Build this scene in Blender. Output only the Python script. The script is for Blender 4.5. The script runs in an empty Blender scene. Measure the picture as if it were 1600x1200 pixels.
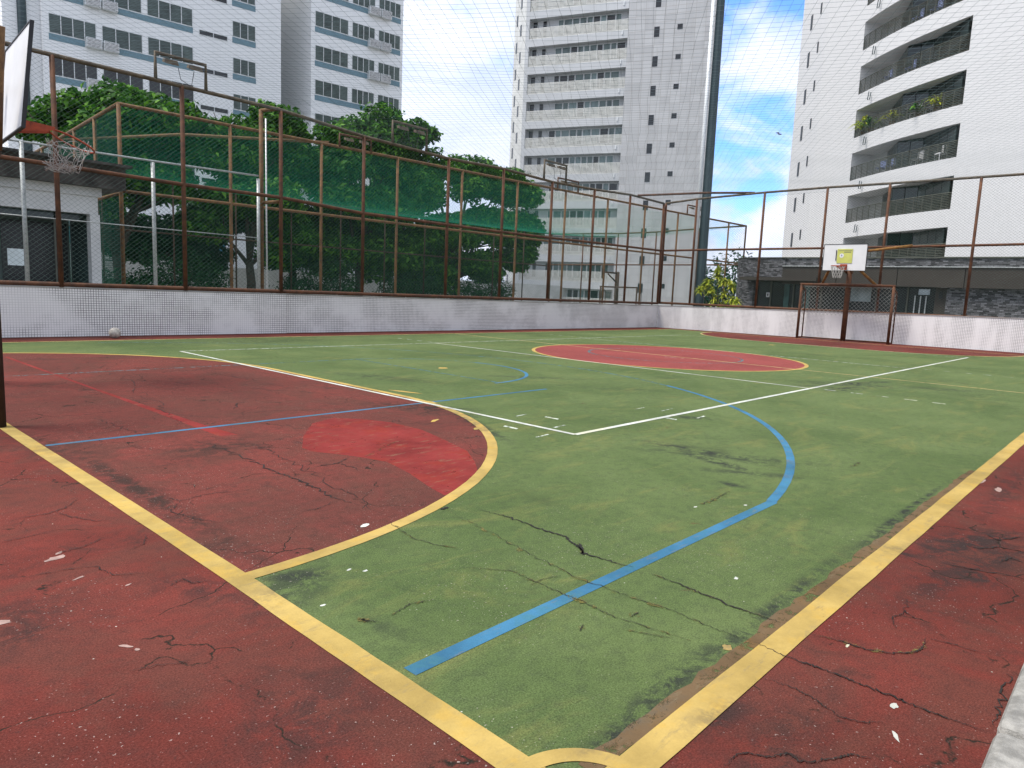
import bpy, math, random
from math import radians as rad, sin, cos, pi, hypot
from mathutils import Vector, Matrix
random.seed(7)
C = bpy.context.scene.collection
sc = bpy.context.scene

# ------------------------------------------------------------------ camera
CAM = Vector((-5.2211, -3.9532, 1.3163))
yaw, pit, rol = 0.7423036, -0.1306509, -0.0420484
f = Vector((cos(pit)*cos(yaw), cos(pit)*sin(yaw), sin(pit)))
r = Vector((sin(yaw), -cos(yaw), 0)); d = f.cross(r)
r2 = cos(rol)*r + sin(rol)*d; d2 = -sin(rol)*r + cos(rol)*d
cam = bpy.data.objects.new('camera', bpy.data.cameras.new('camera')); C.objects.link(cam)
cam.matrix_world = Matrix(((r2.x, -d2.x, -f.x, CAM.x), (r2.y, -d2.y, -f.y, CAM.y), (r2.z, -d2.z, -f.z, CAM.z), (0, 0, 0, 1)))
cam.data.sensor_width = 36; cam.data.lens = 1094.37/1600*36
cam.data.clip_start = 0.05; cam.data.clip_end = 3000
sc.camera = cam

# ------------------------------------------------------------------ world, sun, exposure
SUN_AZ, SUN_EL = rad(146), rad(62)
w = bpy.data.worlds.new('World'); sc.world = w; w.use_nodes = True
nt = w.node_tree; nt.nodes.clear()
def N(nt, t, **k):
    n = nt.nodes.new(t)
    for a, v in k.items():
        if a.startswith('_'): n.inputs[int(a[1:])].default_value = v
        else: setattr(n, a, v)
    return n
out = N(nt, 'ShaderNodeOutputWorld'); bg = N(nt, 'ShaderNodeBackground')
sky = N(nt, 'ShaderNodeTexSky', sky_type='NISHITA', sun_disc=False, sun_elevation=SUN_EL, sun_rotation=pi/2-SUN_AZ, air_density=1.3, dust_density=0.6, ozone_density=1.6)
tc = N(nt, 'ShaderNodeTexCoord')
sep = N(nt, 'ShaderNodeSeparateXYZ'); nt.links.new(tc.outputs['Generated'], sep.inputs[0])
# cloud deck: direction projected on a flat layer
az_ = N(nt, 'ShaderNodeMath', operation='MAXIMUM'); nt.links.new(sep.outputs[2], az_.inputs[0]); az_.inputs[1].default_value = 0.0
ad = N(nt, 'ShaderNodeMath', operation='ADD'); nt.links.new(az_.outputs[0], ad.inputs[0]); ad.inputs[1].default_value = 0.5
dv = N(nt, 'ShaderNodeVectorMath', operation='SCALE'); nt.links.new(tc.outputs['Generated'], dv.inputs[0])
iv = N(nt, 'ShaderNodeMath', operation='DIVIDE'); iv.inputs[0].default_value = 1.0; nt.links.new(ad.outputs[0], iv.inputs[1]); nt.links.new(iv.outputs[0], dv.inputs['Scale'])
n1 = N(nt, 'ShaderNodeTexNoise'); n1.inputs['Scale'].default_value = 4.2; n1.inputs['Detail'].default_value = 8; n1.inputs['Roughness'].default_value = 0.58; n1.inputs['Distortion'].default_value = 0.35
mp = N(nt, 'ShaderNodeMapping'); mp.inputs['Location'].default_value = (3.3, 1.9, 0.4)
nt.links.new(dv.outputs[0], mp.inputs[0]); nt.links.new(mp.outputs[0], n1.inputs['Vector'])
# a gap in the clouds around one compass direction
gaps = None
for ga, ge, gr, gs in ((23.5, 27, 9, .34), (26.0, 10.5, 7.5, .34), (27.5, 19, 3.0, .12), (50, 33, 9, .10), (17, 17, 5, .16)):
    gd = Vector((cos(rad(ga))*cos(rad(ge)), sin(rad(ga))*cos(rad(ge)), sin(rad(ge))))
    dot = N(nt, 'ShaderNodeVectorMath', operation='DOT_PRODUCT'); nt.links.new(tc.outputs['Generated'], dot.inputs[0]); dot.inputs[1].default_value = gd
    gm = N(nt, 'ShaderNodeMapRange', interpolation_type='SMOOTHSTEP'); gm.inputs['From Min'].default_value = cos(rad(gr)); gm.inputs['From Max'].default_value = cos(rad(gr*.2)); gm.inputs['To Min'].default_value = 0.0; gm.inputs['To Max'].default_value = gs
    nt.links.new(dot.outputs['Value'], gm.inputs['Value'])
    if gaps is None: gaps = gm.outputs[0]
    else:
        mxx = N(nt, 'ShaderNodeMath', operation='MAXIMUM'); nt.links.new(gaps, mxx.inputs[0]); nt.links.new(gm.outputs[0], mxx.inputs[1]); gaps = mxx.outputs[0]
sb = N(nt, 'ShaderNodeMath', operation='SUBTRACT'); nt.links.new(n1.outputs['Fac'], sb.inputs[0]); nt.links.new(gaps, sb.inputs[1])
cr = N(nt, 'ShaderNodeMapRange', interpolation_type='SMOOTHSTEP'); cr.inputs['From Min'].default_value = 0.20; cr.inputs['From Max'].default_value = 0.41
nt.links.new(sb.outputs[0], cr.inputs['Value'])
n2 = N(nt, 'ShaderNodeTexNoise'); n2.inputs['Scale'].default_value = 5.5; n2.inputs['Detail'].default_value = 6; nt.links.new(mp.outputs[0], n2.inputs['Vector'])
cc = N(nt, 'ShaderNodeValToRGB'); cc.color_ramp.elements[0].position = 0.33; cc.color_ramp.elements[0].color = (3.3, 3.8, 5.0, 1); cc.color_ramp.elements[1].position = 0.62; cc.color_ramp.elements[1].color = (4.6, 4.85, 5.5, 1)
nt.links.new(n2.outputs['Fac'], cc.inputs[0])
sm = N(nt, 'ShaderNodeMix', data_type='RGBA', blend_type='MULTIPLY'); sm.inputs['Factor'].default_value = 1; sm.inputs['B'].default_value = (0.52, 0.80, 1.42, 1); nt.links.new(sky.outputs[0], sm.inputs['A'])
mx = N(nt, 'ShaderNodeMix', data_type='RGBA'); nt.links.new(cr.outputs[0], mx.inputs['Factor']); nt.links.new(sm.outputs['Result'], mx.inputs['A']); nt.links.new(cc.outputs[0], mx.inputs['B'])
nt.links.new(mx.outputs['Result'], bg.inputs[0]); bg.inputs[1].default_value = 0.10; nt.links.new(bg.outputs[0], out.inputs[0])
sun = bpy.data.objects.new('sun', bpy.data.lights.new('sun', 'SUN')); C.objects.link(sun)
sun.data.energy = 2.0; sun.data.angle = rad(20); sun.data.color = (1, 0.95, 0.88)
sd = Vector((cos(SUN_EL)*cos(SUN_AZ), cos(SUN_EL)*sin(SUN_AZ), sin(SUN_EL)))
sun.rotation_euler = sd.to_track_quat('Z', 'Y').to_euler(); sun.location = (0, 0, 60)
sc.view_settings.view_transform = 'Standard'; sc.view_settings.look = 'None'; sc.view_settings.exposure = 1.3; sc.view_settings.gamma = 1

# ------------------------------------------------------------------ materials
import numpy as np
def G(x, y, z=0):
    v = ((x-800)/1094.37)*r2+((y-600)/1094.37)*d2+f
    k = (z-CAM.z)/v.z; return (CAM.x+v.x*k, CAM.y+v.y*k)
def newmat(name):
    m = bpy.data.materials.new(name); m.use_nodes = True
    return m, m.node_tree, m.node_tree.nodes['Principled BSDF']
def L(nt, a, b): nt.links.new(a, b)
def noise(nt, vec, scale, detail=4, rough=.5, dist=0):
    n = N(nt, 'ShaderNodeTexNoise'); n.inputs['Scale'].default_value = scale; n.inputs['Detail'].default_value = detail
    n.inputs['Roughness'].default_value = rough; n.inputs['Distortion'].default_value = dist
    if vec is not None: L(nt, vec, n.inputs['Vector'])
    return n.outputs['Fac']
def mrange(nt, v, a, b, c=0., e=1., smooth=True):
    n = N(nt, 'ShaderNodeMapRange'); n.interpolation_type = 'SMOOTHSTEP' if smooth else 'LINEAR'
    L(nt, v, n.inputs['Value']); n.inputs['From Min'].default_value = a; n.inputs['From Max'].default_value = b
    n.inputs['To Min'].default_value = c; n.inputs['To Max'].default_value = e
    return n.outputs[0]
def mix(nt, fac, a, b, mode='MIX'):
    n = N(nt, 'ShaderNodeMix', data_type='RGBA', blend_type=mode)
    for v, k in ((fac, 'Factor'), (a, 'A'), (b, 'B')):
        if hasattr(v, 'links') or hasattr(v, 'node'): L(nt, v, n.inputs[k])
        elif k == 'Factor': n.inputs[k].default_value = v
        else: n.inputs[k].default_value = (*v[:3], 1)
    return n.outputs['Result']
def mth(nt, op, a, b=None):
    n = N(nt, 'ShaderNodeMath', operation=op)
    for i, v in enumerate((a, b)):
        if v is None: continue
        if hasattr(v, 'node'): L(nt, v, n.inputs[i])
        else: n.inputs[i].default_value = v
    return n.outputs[0]
def pos(nt): return N(nt, 'ShaderNodeTexCoord').outputs['Object']
def mapping(nt, vec, loc=(0, 0, 0), rot=(0, 0, 0), scale=(1, 1, 1), typ='POINT'):
    n = N(nt, 'ShaderNodeMapping', vector_type=typ); n.inputs['Location'].default_value = loc; n.inputs['Rotation'].default_value = rot; n.inputs['Scale'].default_value = scale
    L(nt, vec, n.inputs[0]); return n.outputs[0]
def simple(name, col, rough=.7, metal=0, var=.25, scale=3., spec=.4, bump=0):
    m, nt, b = newmat(name); p = pos(nt)
    fac = noise(nt, p, scale, 6, .6)
    c = mix(nt, mrange(nt, fac, .3, .7), [x*(1-var) for x in col], [min(1, x*(1+var)) for x in col])
    L(nt, c, b.inputs['Base Color']); b.inputs['Roughness'].default_value = rough; b.inputs['Metallic'].default_value = metal
    b.inputs['Specular IOR Level'].default_value = spec
    if bump:
        bp = N(nt, 'ShaderNodeBump'); bp.inputs['Strength'].default_value = bump; bp.inputs['Distance'].default_value = .01
        L(nt, noise(nt, p, scale*12, 4), bp.inputs['Height']); L(nt, bp.outputs[0], b.inputs['Normal'])
    return m
# dirt and scuffs that have a place of their own: (cx, cy, rx, ry, angle, strength)
STAINS = [(0.35, -1.35, .75, .12, -1.05, .9), (-.05, -1.75, .5, .08, -1.0, .8), (.35, -1.0, .4, .10, -1.1, .55), (7.3, -.2, .9, .35, -.9, .9), (6.5, -.05, .6, .2, -1.2, .7),
          (8.2, -1.3, .9, .3, -.9, .6), (-2.3, -2.86, 1.1, .045, .02, 1.0), (-.6, -2.88, .8, .05, 0.0, 1.0), (-3.15, -2.86, .55, .06, .03, 1.0), (-3.72, -1.32, .3, .18, .4, .8), (-.8, -3.42, .8, .14, -.3, 1.0),
          (-1.3, -3.3, .5, .1, -.1, .9), (1.1, -3.25, 1.2, .1, 0, .7), (-3.5, -3.3, .7, .14, .1, .8), (-2.85, 1.4, .5, .3, .5, .7), (-3.7, 2.1, .28, .8, 0, .6), (-3.66, .6, .09, 1.6, 0, .9), (-4.7, -.9, .35, .3, .2, .7), (-.25, 2.0, .7, .28, -1.0, 1.0),
          (-4.15, -2.2, .32, .2, .6, .7), (-4.35, -3.0, .3, .15, .4, .7), (.1, 12.35, 2.2, .25, 0, .7), (2.0, 10.6, 2.6, .6, -.1, .45), (3.0, 3.2, .9, .16, -.8, .55), (5.2, 5.9, 1.4, .22, -.8, .4), (-.2, 1.4, .35, .14, -1.0, .8), (3.1, 1.7, .8, .22, -.9, .35)]
def scuff(a, b, wd, st_):
    a, b = Vector(G(*a)), Vector(G(*b)); c = (a+b)/2; t = b-a
    STAINS.append((c.x, c.y, t.length*.5, wd, math.atan2(t.y, t.x), st_))
for q in (((1000, 688), (1215, 728), .13, 1.15), ((1050, 702), (1190, 742), .09, 1.2), ((1110, 752), (1170, 762), .06, 1.1), ((1260, 603), (1400, 596), .14, 1.2), ((1290, 612), (1350, 604), .2, 1.1), ((1340, 850), (1475, 757), .025, 1.3), ((690, 636), (795, 690), .09, 1.2),
          ((400, 905), (530, 897), .10, 1.1), ((1400, 872), (1600, 828), .16, 1.2), ((1470, 893), (1570, 907), .14, 1.2), ((1380, 850), (1440, 880), .1, 1.0), ((1060, 1150), (1180, 1090), .07, 1.0), ((890, 1190), (1070, 1085), .035, 1.3), ((430, 700), (320, 690), .12, .8), ((500, 580), (700, 600), .25, .6), ((0, 1010), (90, 970), .08, .9), ((230, 900), (400, 940), .12, .7), ((640, 1000), (560, 960), .05, .5), ((1040, 650), (1120, 655), .12, .9)): scuff(*q)
def court(name, base, light, dark, grime, kind):
    m, nt, b = newmat(name); p = pos(nt)
    c = mix(nt, mrange(nt, noise(nt, p, .55, 7, .62, .6), .3, .68), dark, light)
    c = mix(nt, mrange(nt, noise(nt, mapping(nt, p, rot=(0, 0, .75), scale=(.5, 3.2, 1)), 1.6, 8, .7, .8), .35, .75, 0, .55), c, base)
    if kind == 'red':   # worn brownish areas
        c = mix(nt, mrange(nt, noise(nt, p, 1.1, 9, .66, 1.2), .44, .62, 0, .5), c, (.085, .038, .028))
        c = mix(nt, mrange(nt, noise(nt, mapping(nt, p, loc=(7, 3, 0)), 2.4, 8, .7, .9), .54, .72, 0, .6), c, (.040, .024, .020))
    if kind == 'green':
        c = mix(nt, mrange(nt, noise(nt, mapping(nt, p, loc=(4, 9, 0), rot=(0, 0, .7), scale=(.6, 1.8, 1)), 1.5, 9, .7, 1.), .50, .72, 0, .5), c, (.17, .165, .055))
        c = mix(nt, mrange(nt, noise(nt, mapping(nt, p, loc=(1, 5, 0)), .8, 8, .68, .8), .54, .76, 0, .6), c, (.050, .066, .028))
    # stains
    tot = None
    for cx, cy, rx, ry, a, s in STAINS:
        v = mapping(nt, p, loc=(cx, cy, 0), rot=(0, 0, a), scale=(rx, ry, 5), typ='TEXTURE')
        ln = N(nt, 'ShaderNodeVectorMath', operation='LENGTH'); L(nt, v, ln.inputs[0])
        k = mrange(nt, ln.outputs['Value'], .1, 1.5, s, 0)
        tot = k if tot is None else mth(nt, 'MAXIMUM', tot, k)
    br = mrange(nt, noise(nt, p, 7, 10, .78, .6), .42, .56)
    c = mix(nt, mth(nt, 'MULTIPLY', mth(nt, 'MULTIPLY', tot, br), .95), c, grime)
    # fine cracks (voronoi cell edges, broken up)
    pw = N(nt, 'ShaderNodeVectorMath', operation='ADD'); L(nt, p, pw.inputs[0])
    nn = N(nt, 'ShaderNodeTexNoise'); nn.inputs['Scale'].default_value = 2.2; nn.inputs['Detail'].default_value = 6; L(nt, p, nn.inputs['Vector'])
    sc_ = N(nt, 'ShaderNodeVectorMath', operation='SCALE'); L(nt, nn.outputs['Color'], sc_.inputs[0]); sc_.inputs['Scale'].default_value = .8
    L(nt, sc_.outputs[0], pw.inputs[1])
    vo = N(nt, 'ShaderNodeTexVoronoi', feature='DISTANCE_TO_EDGE', voronoi_dimensions='2D'); vo.inputs['Scale'].default_value = 1.35 if kind == 'red' else .62
    L(nt, pw.outputs[0], vo.inputs['Vector'])
    crk = mrange(nt, vo.outputs['Distance'], .001, .013 if kind == 'red' else .006, 1, 0)
    gate = mrange(nt, noise(nt, mapping(nt, p, loc=(2, 2, 0)), 1.6, 7, .75), .47 if kind == 'red' else .55, .55 if kind == 'red' else .62)
    c = mix(nt, mth(nt, 'MULTIPLY', crk, gate), c, (.02, .016, .012) if kind == 'red' else (.09, .07, .03))
    # pale specks and grit
    sp = mth(nt, 'MULTIPLY', mrange(nt, noise(nt, p, 75, 2, .6), .66, .72), mrange(nt, noise(nt, p, 1.3, 5, .6), .40, .66))
    c = mix(nt, mth(nt, 'MULTIPLY', sp, .7), c, (.36, .31, .28))
    dk = mth(nt, 'MULTIPLY', mrange(nt, noise(nt, mapping(nt, p, loc=(3, 1, 0)), 38, 4, .7), .62, .70), .45)
    c = mix(nt, dk, c, grime)
    v3 = N(nt, 'ShaderNodeTexVoronoi', voronoi_dimensions='2D'); v3.inputs['Scale'].default_value = 3.1; L(nt, p, v3.inputs['Vector'])
    c = mix(nt, mth(nt, 'MULTIPLY', mrange(nt, v3.outputs['Distance'], .004, .014, .7, 0), mrange(nt, noise(nt, p, 1.1, 5, .7), .50, .62)), c, (.6, .58, .5))
    mt = noise(nt, p, 13, 7, .75)
    c = mix(nt, mrange(nt, mt, .42, .70, 0, .34), c, grime)
    g = noise(nt, p, 150, 3, .85)
    c = mix(nt, .5, c, mix(nt, mrange(nt, g, .34, .66), (.2, .2, .2), (.86, .86, .86)), 'OVERLAY')
    L(nt, c, b.inputs['Base Color']); b.inputs['Roughness'].default_value = .95; b.inputs['Specular IOR Level'].default_value = .08
    bp = N(nt, 'ShaderNodeBump'); bp.inputs['Strength'].default_value = .35; bp.inputs['Distance'].default_value = .004
    L(nt, mth(nt, 'SUBTRACT', g, mth(nt, 'MULTIPLY', mth(nt, 'MULTIPLY', crk, gate), 2)), bp.inputs['Height']); L(nt, bp.outputs[0], b.inputs['Normal'])
    return m
M_green = court('court_green', (.080, .114, .040), (.104, .138, .052), (.062, .092, .032), (.03, .036, .026), 'green')
M_red = court('court_red', (.120, .026, .020), (.150, .034, .026), (.080, .021, .016), (.035, .022, .02), 'red')
def linepaint(name, col, worn):
    m, nt, b = newmat(name); p = pos(nt)
    c = mix(nt, mrange(nt, noise(nt, p, 1.6, 8, .65), .3, .7), [x*.66 for x in col], [x*1.12 for x in col])
    c = mix(nt, mrange(nt, noise(nt, mapping(nt, p, loc=(5, 2, 0)), 3.2, 8, .7), .50, .62, 0, .45), c, [col[0]*1.1, col[1]*.98, col[2]*.62])
    tot = None
    for cx, cy, rx, ry, a, s in STAINS:
        v = mapping(nt, p, loc=(cx, cy, 0), rot=(0, 0, a), scale=(rx, ry, 5), typ='TEXTURE')
        ln = N(nt, 'ShaderNodeVectorMath', operation='LENGTH'); L(nt, v, ln.inputs[0]); k = mrange(nt, ln.outputs['Value'], .1, 1.5, s, 0)
        tot = k if tot is None else mth(nt, 'MAXIMUM', tot, k)
    c = mix(nt, mth(nt, 'MULTIPLY', mth(nt, 'MULTIPLY', tot, mrange(nt, noise(nt, p, 9, 9, .75), .4, .6)), .6), c, (.10, .085, .06))
    c = mix(nt, mrange(nt, noise(nt, mapping(nt, p, rot=(0, 0, .9), scale=(1, 4, 1)), 5, 9, .75), .53, .70, 0, .6), c, (.17, .14, .085))
    c = mix(nt, .3, c, mix(nt, noise(nt, p, 150, 3, .8), (.25, .25, .25), (.8, .8, .8)), 'OVERLAY')
    L(nt, c, b.inputs['Base Color']); b.inputs['Roughness'].default_value = .92; b.inputs['Specular IOR Level'].default_value = .1
    al = mrange(nt, noise(nt, p, 11, 9, .8, .4), worn, worn+.12, 0, 1)
    L(nt, al, b.inputs['Alpha'])
    return m
M_red_worn = court('court_red_worn', (.125, .034, .027), (.15, .038, .03), (.088, .032, .025), (.03, .022, .018), 'red')
M_red_pale = court('court_red_pale', (.21, .048, .042), (.235, .056, .05), (.17, .042, .038), (.08, .04, .035), 'plain')  # paler, more even red for the centre circle
M_yel = linepaint('paint_yellow', (.40, .285, .09), .24)
M_yel_faint = linepaint('paint_yellow_thin', (.42, .34, .15), .36)
M_white = linepaint('paint_white', (.50, .52, .47), .30)
M_white_worn = linepaint('paint_white_worn', (.5, .55, .47), .42)
M_blue = linepaint('paint_blue', (.045, .15, .25), .24)
M_blue_worn = linepaint('paint_blue_worn', (.07, .165, .19), .43)
M_foot_dark = linepaint('wall_foot_dark', (.035, .028, .024), .36)  # dark tone for the strip at the wall foot
M_strip = linepaint('brown_strip', (.13, .085, .045), .36)
M_fresh = linepaint('paint_fresh_red', (.185, .027, .024), .30)
M_crack = simple('crack_dark', (.014, .012, .010), .95, var=.3)
M_seam = linepaint('seam_olive', (.15, .135, .045), .50)
M_flake = simple('bare_patch', (.30, .20, .17), .9, var=.3, scale=20)

def rust(name, col, col2, rough=.75):
    m, nt, b = newmat(name); p = pos(nt)
    c = mix(nt, mrange(nt, noise(nt, p, 5, 9, .7), .35, .62), col, col2)
    c = mix(nt, mrange(nt, noise(nt, mapping(nt, p, scale=(1, 1, .35)), 22, 6, .7), .55, .72, 0, .8), c, (.028, .016, .01))
    L(nt, c, b.inputs['Base Color']); b.inputs['Roughness'].default_value = rough; b.inputs['Specular IOR Level'].default_value = .3
    bp = N(nt, 'ShaderNodeBump'); bp.inputs['Strength'].default_value = .4; bp.inputs['Distance'].default_value = .004
    L(nt, noise(nt, p, 60, 5, .7), bp.inputs['Height']); L(nt, bp.outputs[0], b.inputs['Normal'])
    return m
M_rust = rust('rusty_pipe', (.125, .052, .024), (.065, .030, .017))
M_rust_top = rust('weathered_pipe', (.13, .10, .065), (.07, .052, .035))
M_rust_ochre = rust('ochre_pipe', (.175, .092, .034), (.095, .05, .022))
M_rust_dark = rust('dark_rusty_pipe', (.055, .03, .016), (.03, .018, .011))
M_galv = simple('galvanized', (.36, .38, .37), .5, .3, .15, 6)
M_mesh = simple('chain_wire', (.07, .105, .09), .8, .0, .2, 4, .15)
M_mesh2 = simple('green_chain_wire', (.015, .085, .06), .8, .0, .25, 4, .1)
M_net = simple('net_cord', (.10, .145, .15), .8, 0, .2, 4)
M_netg = simple('green_net_cord', (.008, .19, .11), .9, 0, .25, 2, .1)
M_cord = simple('white_cord', (.36, .35, .32), .85, 0, .15, 12)
M_board = simple('painted_board', (.66, .66, .66), .5, 0, .05, 2)
M_black = simple('black_frame', (.016, .016, .018), .6, 0, .2, 6)
M_rim = rust('orange_rim', (.42, .07, .025), (.28, .05, .02), .55)
M_yposter = simple('yellow_poster', (.50, .51, .13), .5, 0, .08, 5)
M_ink = simple('faded_ink', (.20, .2, .12), .6, 0, .1, 8)
M_blueink = simple('faded_blue_ink', (.12, .13, .3), .6)
M_brace = rust('ochre_brace', (.30, .15, .035), (.17, .08, .025))
M_conc = simple('concrete', (.30, .295, .28), .9, 0, .25, 1.2, bump=.4)
M_ground = simple('outer_ground', (.24, .235, .22), .95, 0, .3, .3)
M_asph = simple('roof_felt', (.055, .05, .045), .95, 0, .5, 2.5)
M_plaster = simple('white_plaster', (.52, .53, .52), .85, 0, .12, .7)
M_blueglaze = simple('blue_panel', (.135, .225, .27), .6, 0, .15, 9)
M_alu = simple('aluminium_frame', (.62, .64, .64), .45, .2, .06, 3)
M_louvre = simple('cream_louvre', (.62, .62, .58), .55, 0, .08, 3)
M_trunk = simple('bark', (.045, .035, .026), .95, 0, .4, 4, bump=.6)
M_dkbrown = simple('brown_fascia', (.034, .028, .022), .55, 0, .12, .6)
M_slat = simple('dark_railing', (.075, .078, .062), .5, .2, .15, 3)
M_stonecap = simple('stone_cap', (.25, .24, .215), .8, 0, .35, 70, bump=.3)
M_mast = simple('mast_paint', (.025, .045, .052), .5, .0, .15, .6)
M_ball = simple('worn_ball', (.42, .39, .34), .85, 0, .4, 14, bump=.7)

def glass(name, a, b_, rough=.12, stripes=0):
    m, nt, b = newmat(name); p = pos(nt)
    g = N(nt, 'ShaderNodeNewGeometry')
    c = mix(nt, g.outputs['Random Per Island'], a, b_)
    c = mix(nt, mrange(nt, noise(nt, p, 1.3, 4), .45, .7, 0, .6), c, [x*.5 for x in a])
    if stripes:
        s = N(nt, 'ShaderNodeSeparateXYZ'); L(nt, p, s.inputs[0])
        k = mth(nt, 'FRACT', mth(nt, 'MULTIPLY', s.outputs[2], stripes))
        c = mix(nt, mrange(nt, k, .45, .6, .0, .7), c, [x*.35 for x in a])
    L(nt, c, b.inputs['Base Color']); b.inputs['Roughness'].default_value = rough; b.inputs['Specular IOR Level'].default_value = .5
    return m
M_gl_left = glass('shuttered_glass', (.022, .042, .040), (.12, .165, .15), .3, 9)
M_gl_dark = glass('dark_glass', (.008, .010, .012), (.028, .03, .034), .15)
M_gl_tower = glass('tower_glass', (.02, .03, .033), (.17, .24, .23), .15)
M_gl_teal = glass('pale_tower_glass', (.10, .16, .16), (.24, .32, .32), .2)
M_gl_bal = glass('balcony_glass', (.010, .020, .019), (.03, .05, .047), .12)
M_gl_brown = glass('lobby_glass', (.004, .008, .008), (.014, .022, .021), .25)

def tiled(name, col, grout, tw, th, mort, var=.06, patch=None, stain=0., rot=None):
    m, nt, b = newmat(name); p = pos(nt)
    s = N(nt, 'ShaderNodeSeparateXYZ'); L(nt, p, s.inputs[0]); cb = N(nt, 'ShaderNodeCombineXYZ')
    L(nt, mth(nt, 'ADD', s.outputs[0], s.outputs[1]), cb.inputs[0]); L(nt, s.outputs[2], cb.inputs[1])
    bt = N(nt, 'ShaderNodeTexBrick', offset=0, offset_frequency=1, squash=1)
    L(nt, cb.outputs[0], bt.inputs['Vector']); bt.inputs['Scale'].default_value = 1; bt.inputs['Brick Width'].default_value = tw; bt.inputs['Row Height'].default_value = th
    bt.inputs['Mortar Size'].default_value = mort; bt.inputs['Mortar Smooth'].default_value = .1; bt.inputs['Bias'].default_value = 0
    bt.inputs['Color1'].default_value = (*[x*(1-var) for x in col], 1); bt.inputs['Color2'].default_value = (*[min(1, x*(1+var)) for x in col], 1)
    bt.inputs['Mortar'].default_value = (*grout, 1)
    c = bt.outputs['Color']
    if patch: c = mix(nt, mrange(nt, noise(nt, mapping(nt, cb.outputs[0], scale=patch[:3]), patch[3], 4, .6), .42, .60, 0, patch[4]), c, col)
    if stain:
        c = mix(nt, mrange(nt, noise(nt, mapping(nt, cb.outputs[0], scale=(1.6, .12, 1)), 1.0, 7, .65), .45, .75, 0, stain), c, [x*.55 for x in col])
        c = mix(nt, mrange(nt, noise(nt, mapping(nt, cb.outputs[0], loc=(3, 8, 0), scale=(2.2, .5, 1)), .6, 8, .7), .55, .72, 0, stain*1.3), c, [col[0]*.62, col[1]*.58, col[2]*.52])
    L(nt, c, b.inputs['Base Color']); b.inputs['Roughness'].default_value = .45; b.inputs['Specular IOR Level'].default_value = .35
    return m
M_tile = tiled('small_white_tiles', (.72, .70, .685), (.07, .062, .06), .05, .05, .0046, .05, (.5, .6, 1, 1.1, .75), .12)
M_tile_far = tiled('small_white_tiles_light', (.74, .72, .71), (.14, .13, .13), .05, .05, .0042, .04, (1.1, .25, 1, 1.0, .85), .06)
M_wleft = tiled('white_facade_tiles', (.76, .77, .77), (.68, .69, .69), .2, .1, .008, .025, None, .10)
M_wcent = tiled('grey_facade_panels', (.43, .435, .44), (.30, .285, .265), 1.0, .72, .014, .08, None, .22)
M_wfasc = tiled('grey_fascia', (.49, .505, .515), (.43, .445, .45), 1.3, 2.0, .01, .04, None, .18)
M_wright = tiled('white_tower_tiles', (.60, .60, .60), (.555, .555, .555), .3, .3, .008, .015, None, .05)
def stonewall(name):
    m, nt, b = newmat(name); p = pos(nt)
    s = N(nt, 'ShaderNodeSeparateXYZ'); L(nt, p, s.inputs[0]); cb = N(nt, 'ShaderNodeCombineXYZ')
    L(nt, mth(nt, 'ADD', s.outputs[0], s.outputs[1]), cb.inputs[0]); L(nt, s.outputs[2], cb.inputs[1])
    bt = N(nt, 'ShaderNodeTexBrick', offset=.5, offset_frequency=2, squash=.7, squash_frequency=3)
    L(nt, cb.outputs[0], bt.inputs['Vector']); bt.inputs['Scale'].default_value = 1; bt.inputs['Brick Width'].default_value = .22; bt.inputs['Row Height'].default_value = .065
    bt.inputs['Mortar Size'].default_value = .006; bt.inputs['Bias'].default_value = -.1
    bt.inputs['Color1'].default_value = (.02, .02, .022, 1); bt.inputs['Color2'].default_value = (.17, .17, .18, 1); bt.inputs['Mortar'].default_value = (.01, .01, .011, 1)
    L(nt, bt.outputs['Color'], b.inputs['Base Color']); b.inputs['Roughness'].default_value = .8
    return m
M_stone = stonewall('dark_ledge_stone')
def leafmat(name, a, b_, c_, trans=.25):
    m, nt, b = newmat(name)
    g = N(nt, 'ShaderNodeNewGeometry'); rp = N(nt, 'ShaderNodeValToRGB')
    rp.color_ramp.elements[0].color = (*a, 1); rp.color_ramp.elements[1].color = (*c_, 1); e = rp.color_ramp.elements.new(.6); e.color = (*b_, 1)
    L(nt, g.outputs['Random Per Island'], rp.inputs[0]); L(nt, rp.outputs[0], b.inputs['Base Color'])
    b.inputs['Roughness'].default_value = .55; b.inputs['Specular IOR Level'].default_value = .12
    tr = N(nt, 'ShaderNodeBsdfTranslucent'); L(nt, rp.outputs[0], tr.inputs[0])
    ms = N(nt, 'ShaderNodeMixShader'); ms.inputs[0].default_value = trans
    L(nt, b.outputs[0], ms.inputs[1]); L(nt, tr.outputs[0], ms.inputs[2]); L(nt, ms.outputs[0], nt.nodes['Material Output'].inputs[0])
    return m
M_leaf = leafmat('almond_leaves', (.012, .055, .008), (.034, .125, .014), (.13, .30, .03))
M_leaf_dark = leafmat('dark_leaves', (.010, .040, .014), (.018, .065, .022), (.035, .11, .03), .18)
M_leaf_yel = leafmat('yellow_leaves', (.17, .24, .02), (.34, .38, .03), (.5, .5, .06))

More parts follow.
